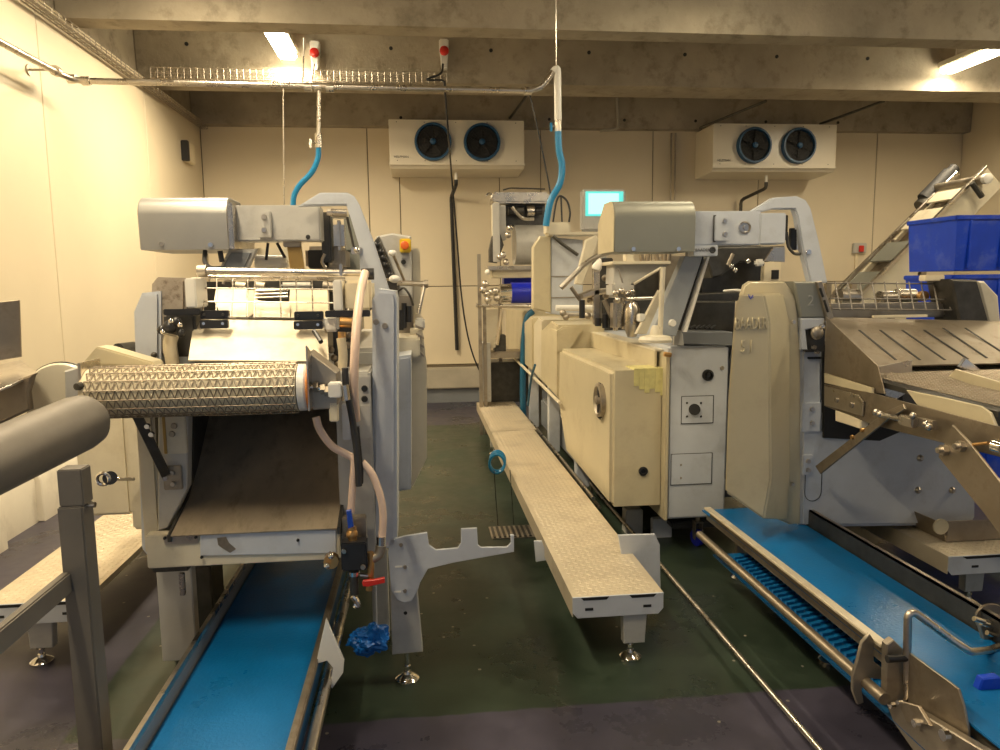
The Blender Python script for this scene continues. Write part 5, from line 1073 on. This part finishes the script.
MB().cyl(W(500, 293.5, Y=7.95), a, .10, seg=32).build('roller_sleeve', 'chrome', Q)
for q in ((483, 290), (487, 294), (492, 292), (496, 291), (485, 284), (488, 300), (497, 298)): m = MB(); m.ball(W(*q, Y=7.9), .04); m.build('bearing', 'steel', Q)
m = MB(); m.ball(W(487.5, 272, Y=7.95), .03); m.build('cap', 'white_plastic', Q)
MB().tube([W(476, 305.5, Y=7.9), W(533, 306, Y=7.9)], .02, 10).build('lower_rail', 'steel', Q)
zf = lambda x_, Y: 0
for x_, yt, Y, mm in ((479, 254, 7.95, 'steel_dull'), (484.5, 307, 8.0, 'steel_dull')):
    c = W(x_, yt, Y=Y); MB().b(c.x-.018, c.x+.018, Y, Y+.04, 0, c.z, .003).build('leg', mm, Q)
for x_ in (500, 540): c = W(x_, 300, Y=8.4); MB().b(c.x-.02, c.x+.02, 8.4, 8.44, 0, c.z, .003).build('leg', 'steel_dull', Q)
q_(486, 309, 498, 348, 8.1, .1, 'white_panel', 'cream_pale'); q_(481, 343, 491, 402, 8.02, .3, 'base_cabinet', 'greypaint')
q_(491, 352, 530, 358, 8.0, .4, 'shelf', 'steel_dull'); q_(495, 335, 506, 352, 8.1, .2, 'gearbox', 'dark_steel')
q_(491, 362, 535, 402, 8.3, .4, 'base_cabinet', 'dark_steel')
MB().tube([W(502, 309, Y=8.0), W(497, 345, Y=8.0)], .02).build('diagonal_brace', 'steel', Q)
m = MB(); m.tube([W(486, 196, Y=8.1), W(488, 193, Y=8.1), W(493, 194, Y=8.1), W(491, 199, Y=8.1)], .01); m.build('hook', 'steel', Q)
MB().tube([W(503, 190, Y=8.2), W(510, 188, Y=8.2), W(545, 189, Y=8.2)], .008).build('cable', 'dark_steel', Q)
MB().px(493, 203, 500, 262, 8.02, .06, .006).build('side_frame', 'greypaint', Q)
MB().tube([W(512, 207, Y=8.05), W(522, 218, Y=8.05), W(534, 219, Y=8.05)], .018, 8, 5).build('cable', 'steel', Q)
# hoses and cables hanging by it
tag(MB().tube([W(533, 311, Y=7.9), W(527, 318, Y=7.9), W(524, 340, Y=7.9), W(523, 375, Y=7.9), W(523, 402, Y=7.9), W(524, 425, Y=7.9)], .034, 12, 5).build('water_hose', 'hose_teal'), 'thick blue hoses hanging down beside the cream covers', 'hose')
tag(MB().tube([W(535, 365, X=1.06), W(531, 380, X=1.06), W(528, 405, X=1.06)], .012, 8, 5).build('air_line', 'hose_teal'), 'thin blue air line beside the thick blue hose', 'hose')
c = W(497, 465, Y=5.0); m = MB(); m.tube([(c.x+math.cos(k_/20*2*math.pi)*.055+k_*.0004, 5.0+k_*.003, c.z+math.sin(k_/20*2*math.pi)*.07) for k_ in range(50)], .009, 8); tag(m.build('hose_coil', 'hose_blue'), 'small blue hose coil hanging under the long step platform', 'hose')
for x_ in (495, 511): tag(MB().tube([W(x_-1, 470, Y=4.9), W(x_+1, 500, Y=4.9), W(x_+3, 527, Y=4.9)], .003, 6).build('thin_wire', 'black'), 'thin black wire hanging under the step platform, %s one' % ('left' if x_ == 495 else 'right'), 'wire')
dg = thing('drain_grate', 'steel drain grate in the green floor left of the step platform', 'grate', tuple(W(510, 533, Z=.0)))
a, b_ = W(492, 538, Z=.01), W(540, 538, Z=.01); c = W(491, 527, Z=.01)
MB().b(a.x, b_.x, a.y, c.y+.02, .001, .006).build('frame', 'steel_dull', dg)
m = MB()
for i in range(9): x_ = a.x+.02+(b_.x-a.x-.04)*i/8; m.b(x_-.008, x_+.008, a.y+.01, c.y, .006, .012)
m.build('grating', 'dark_steel', dg)
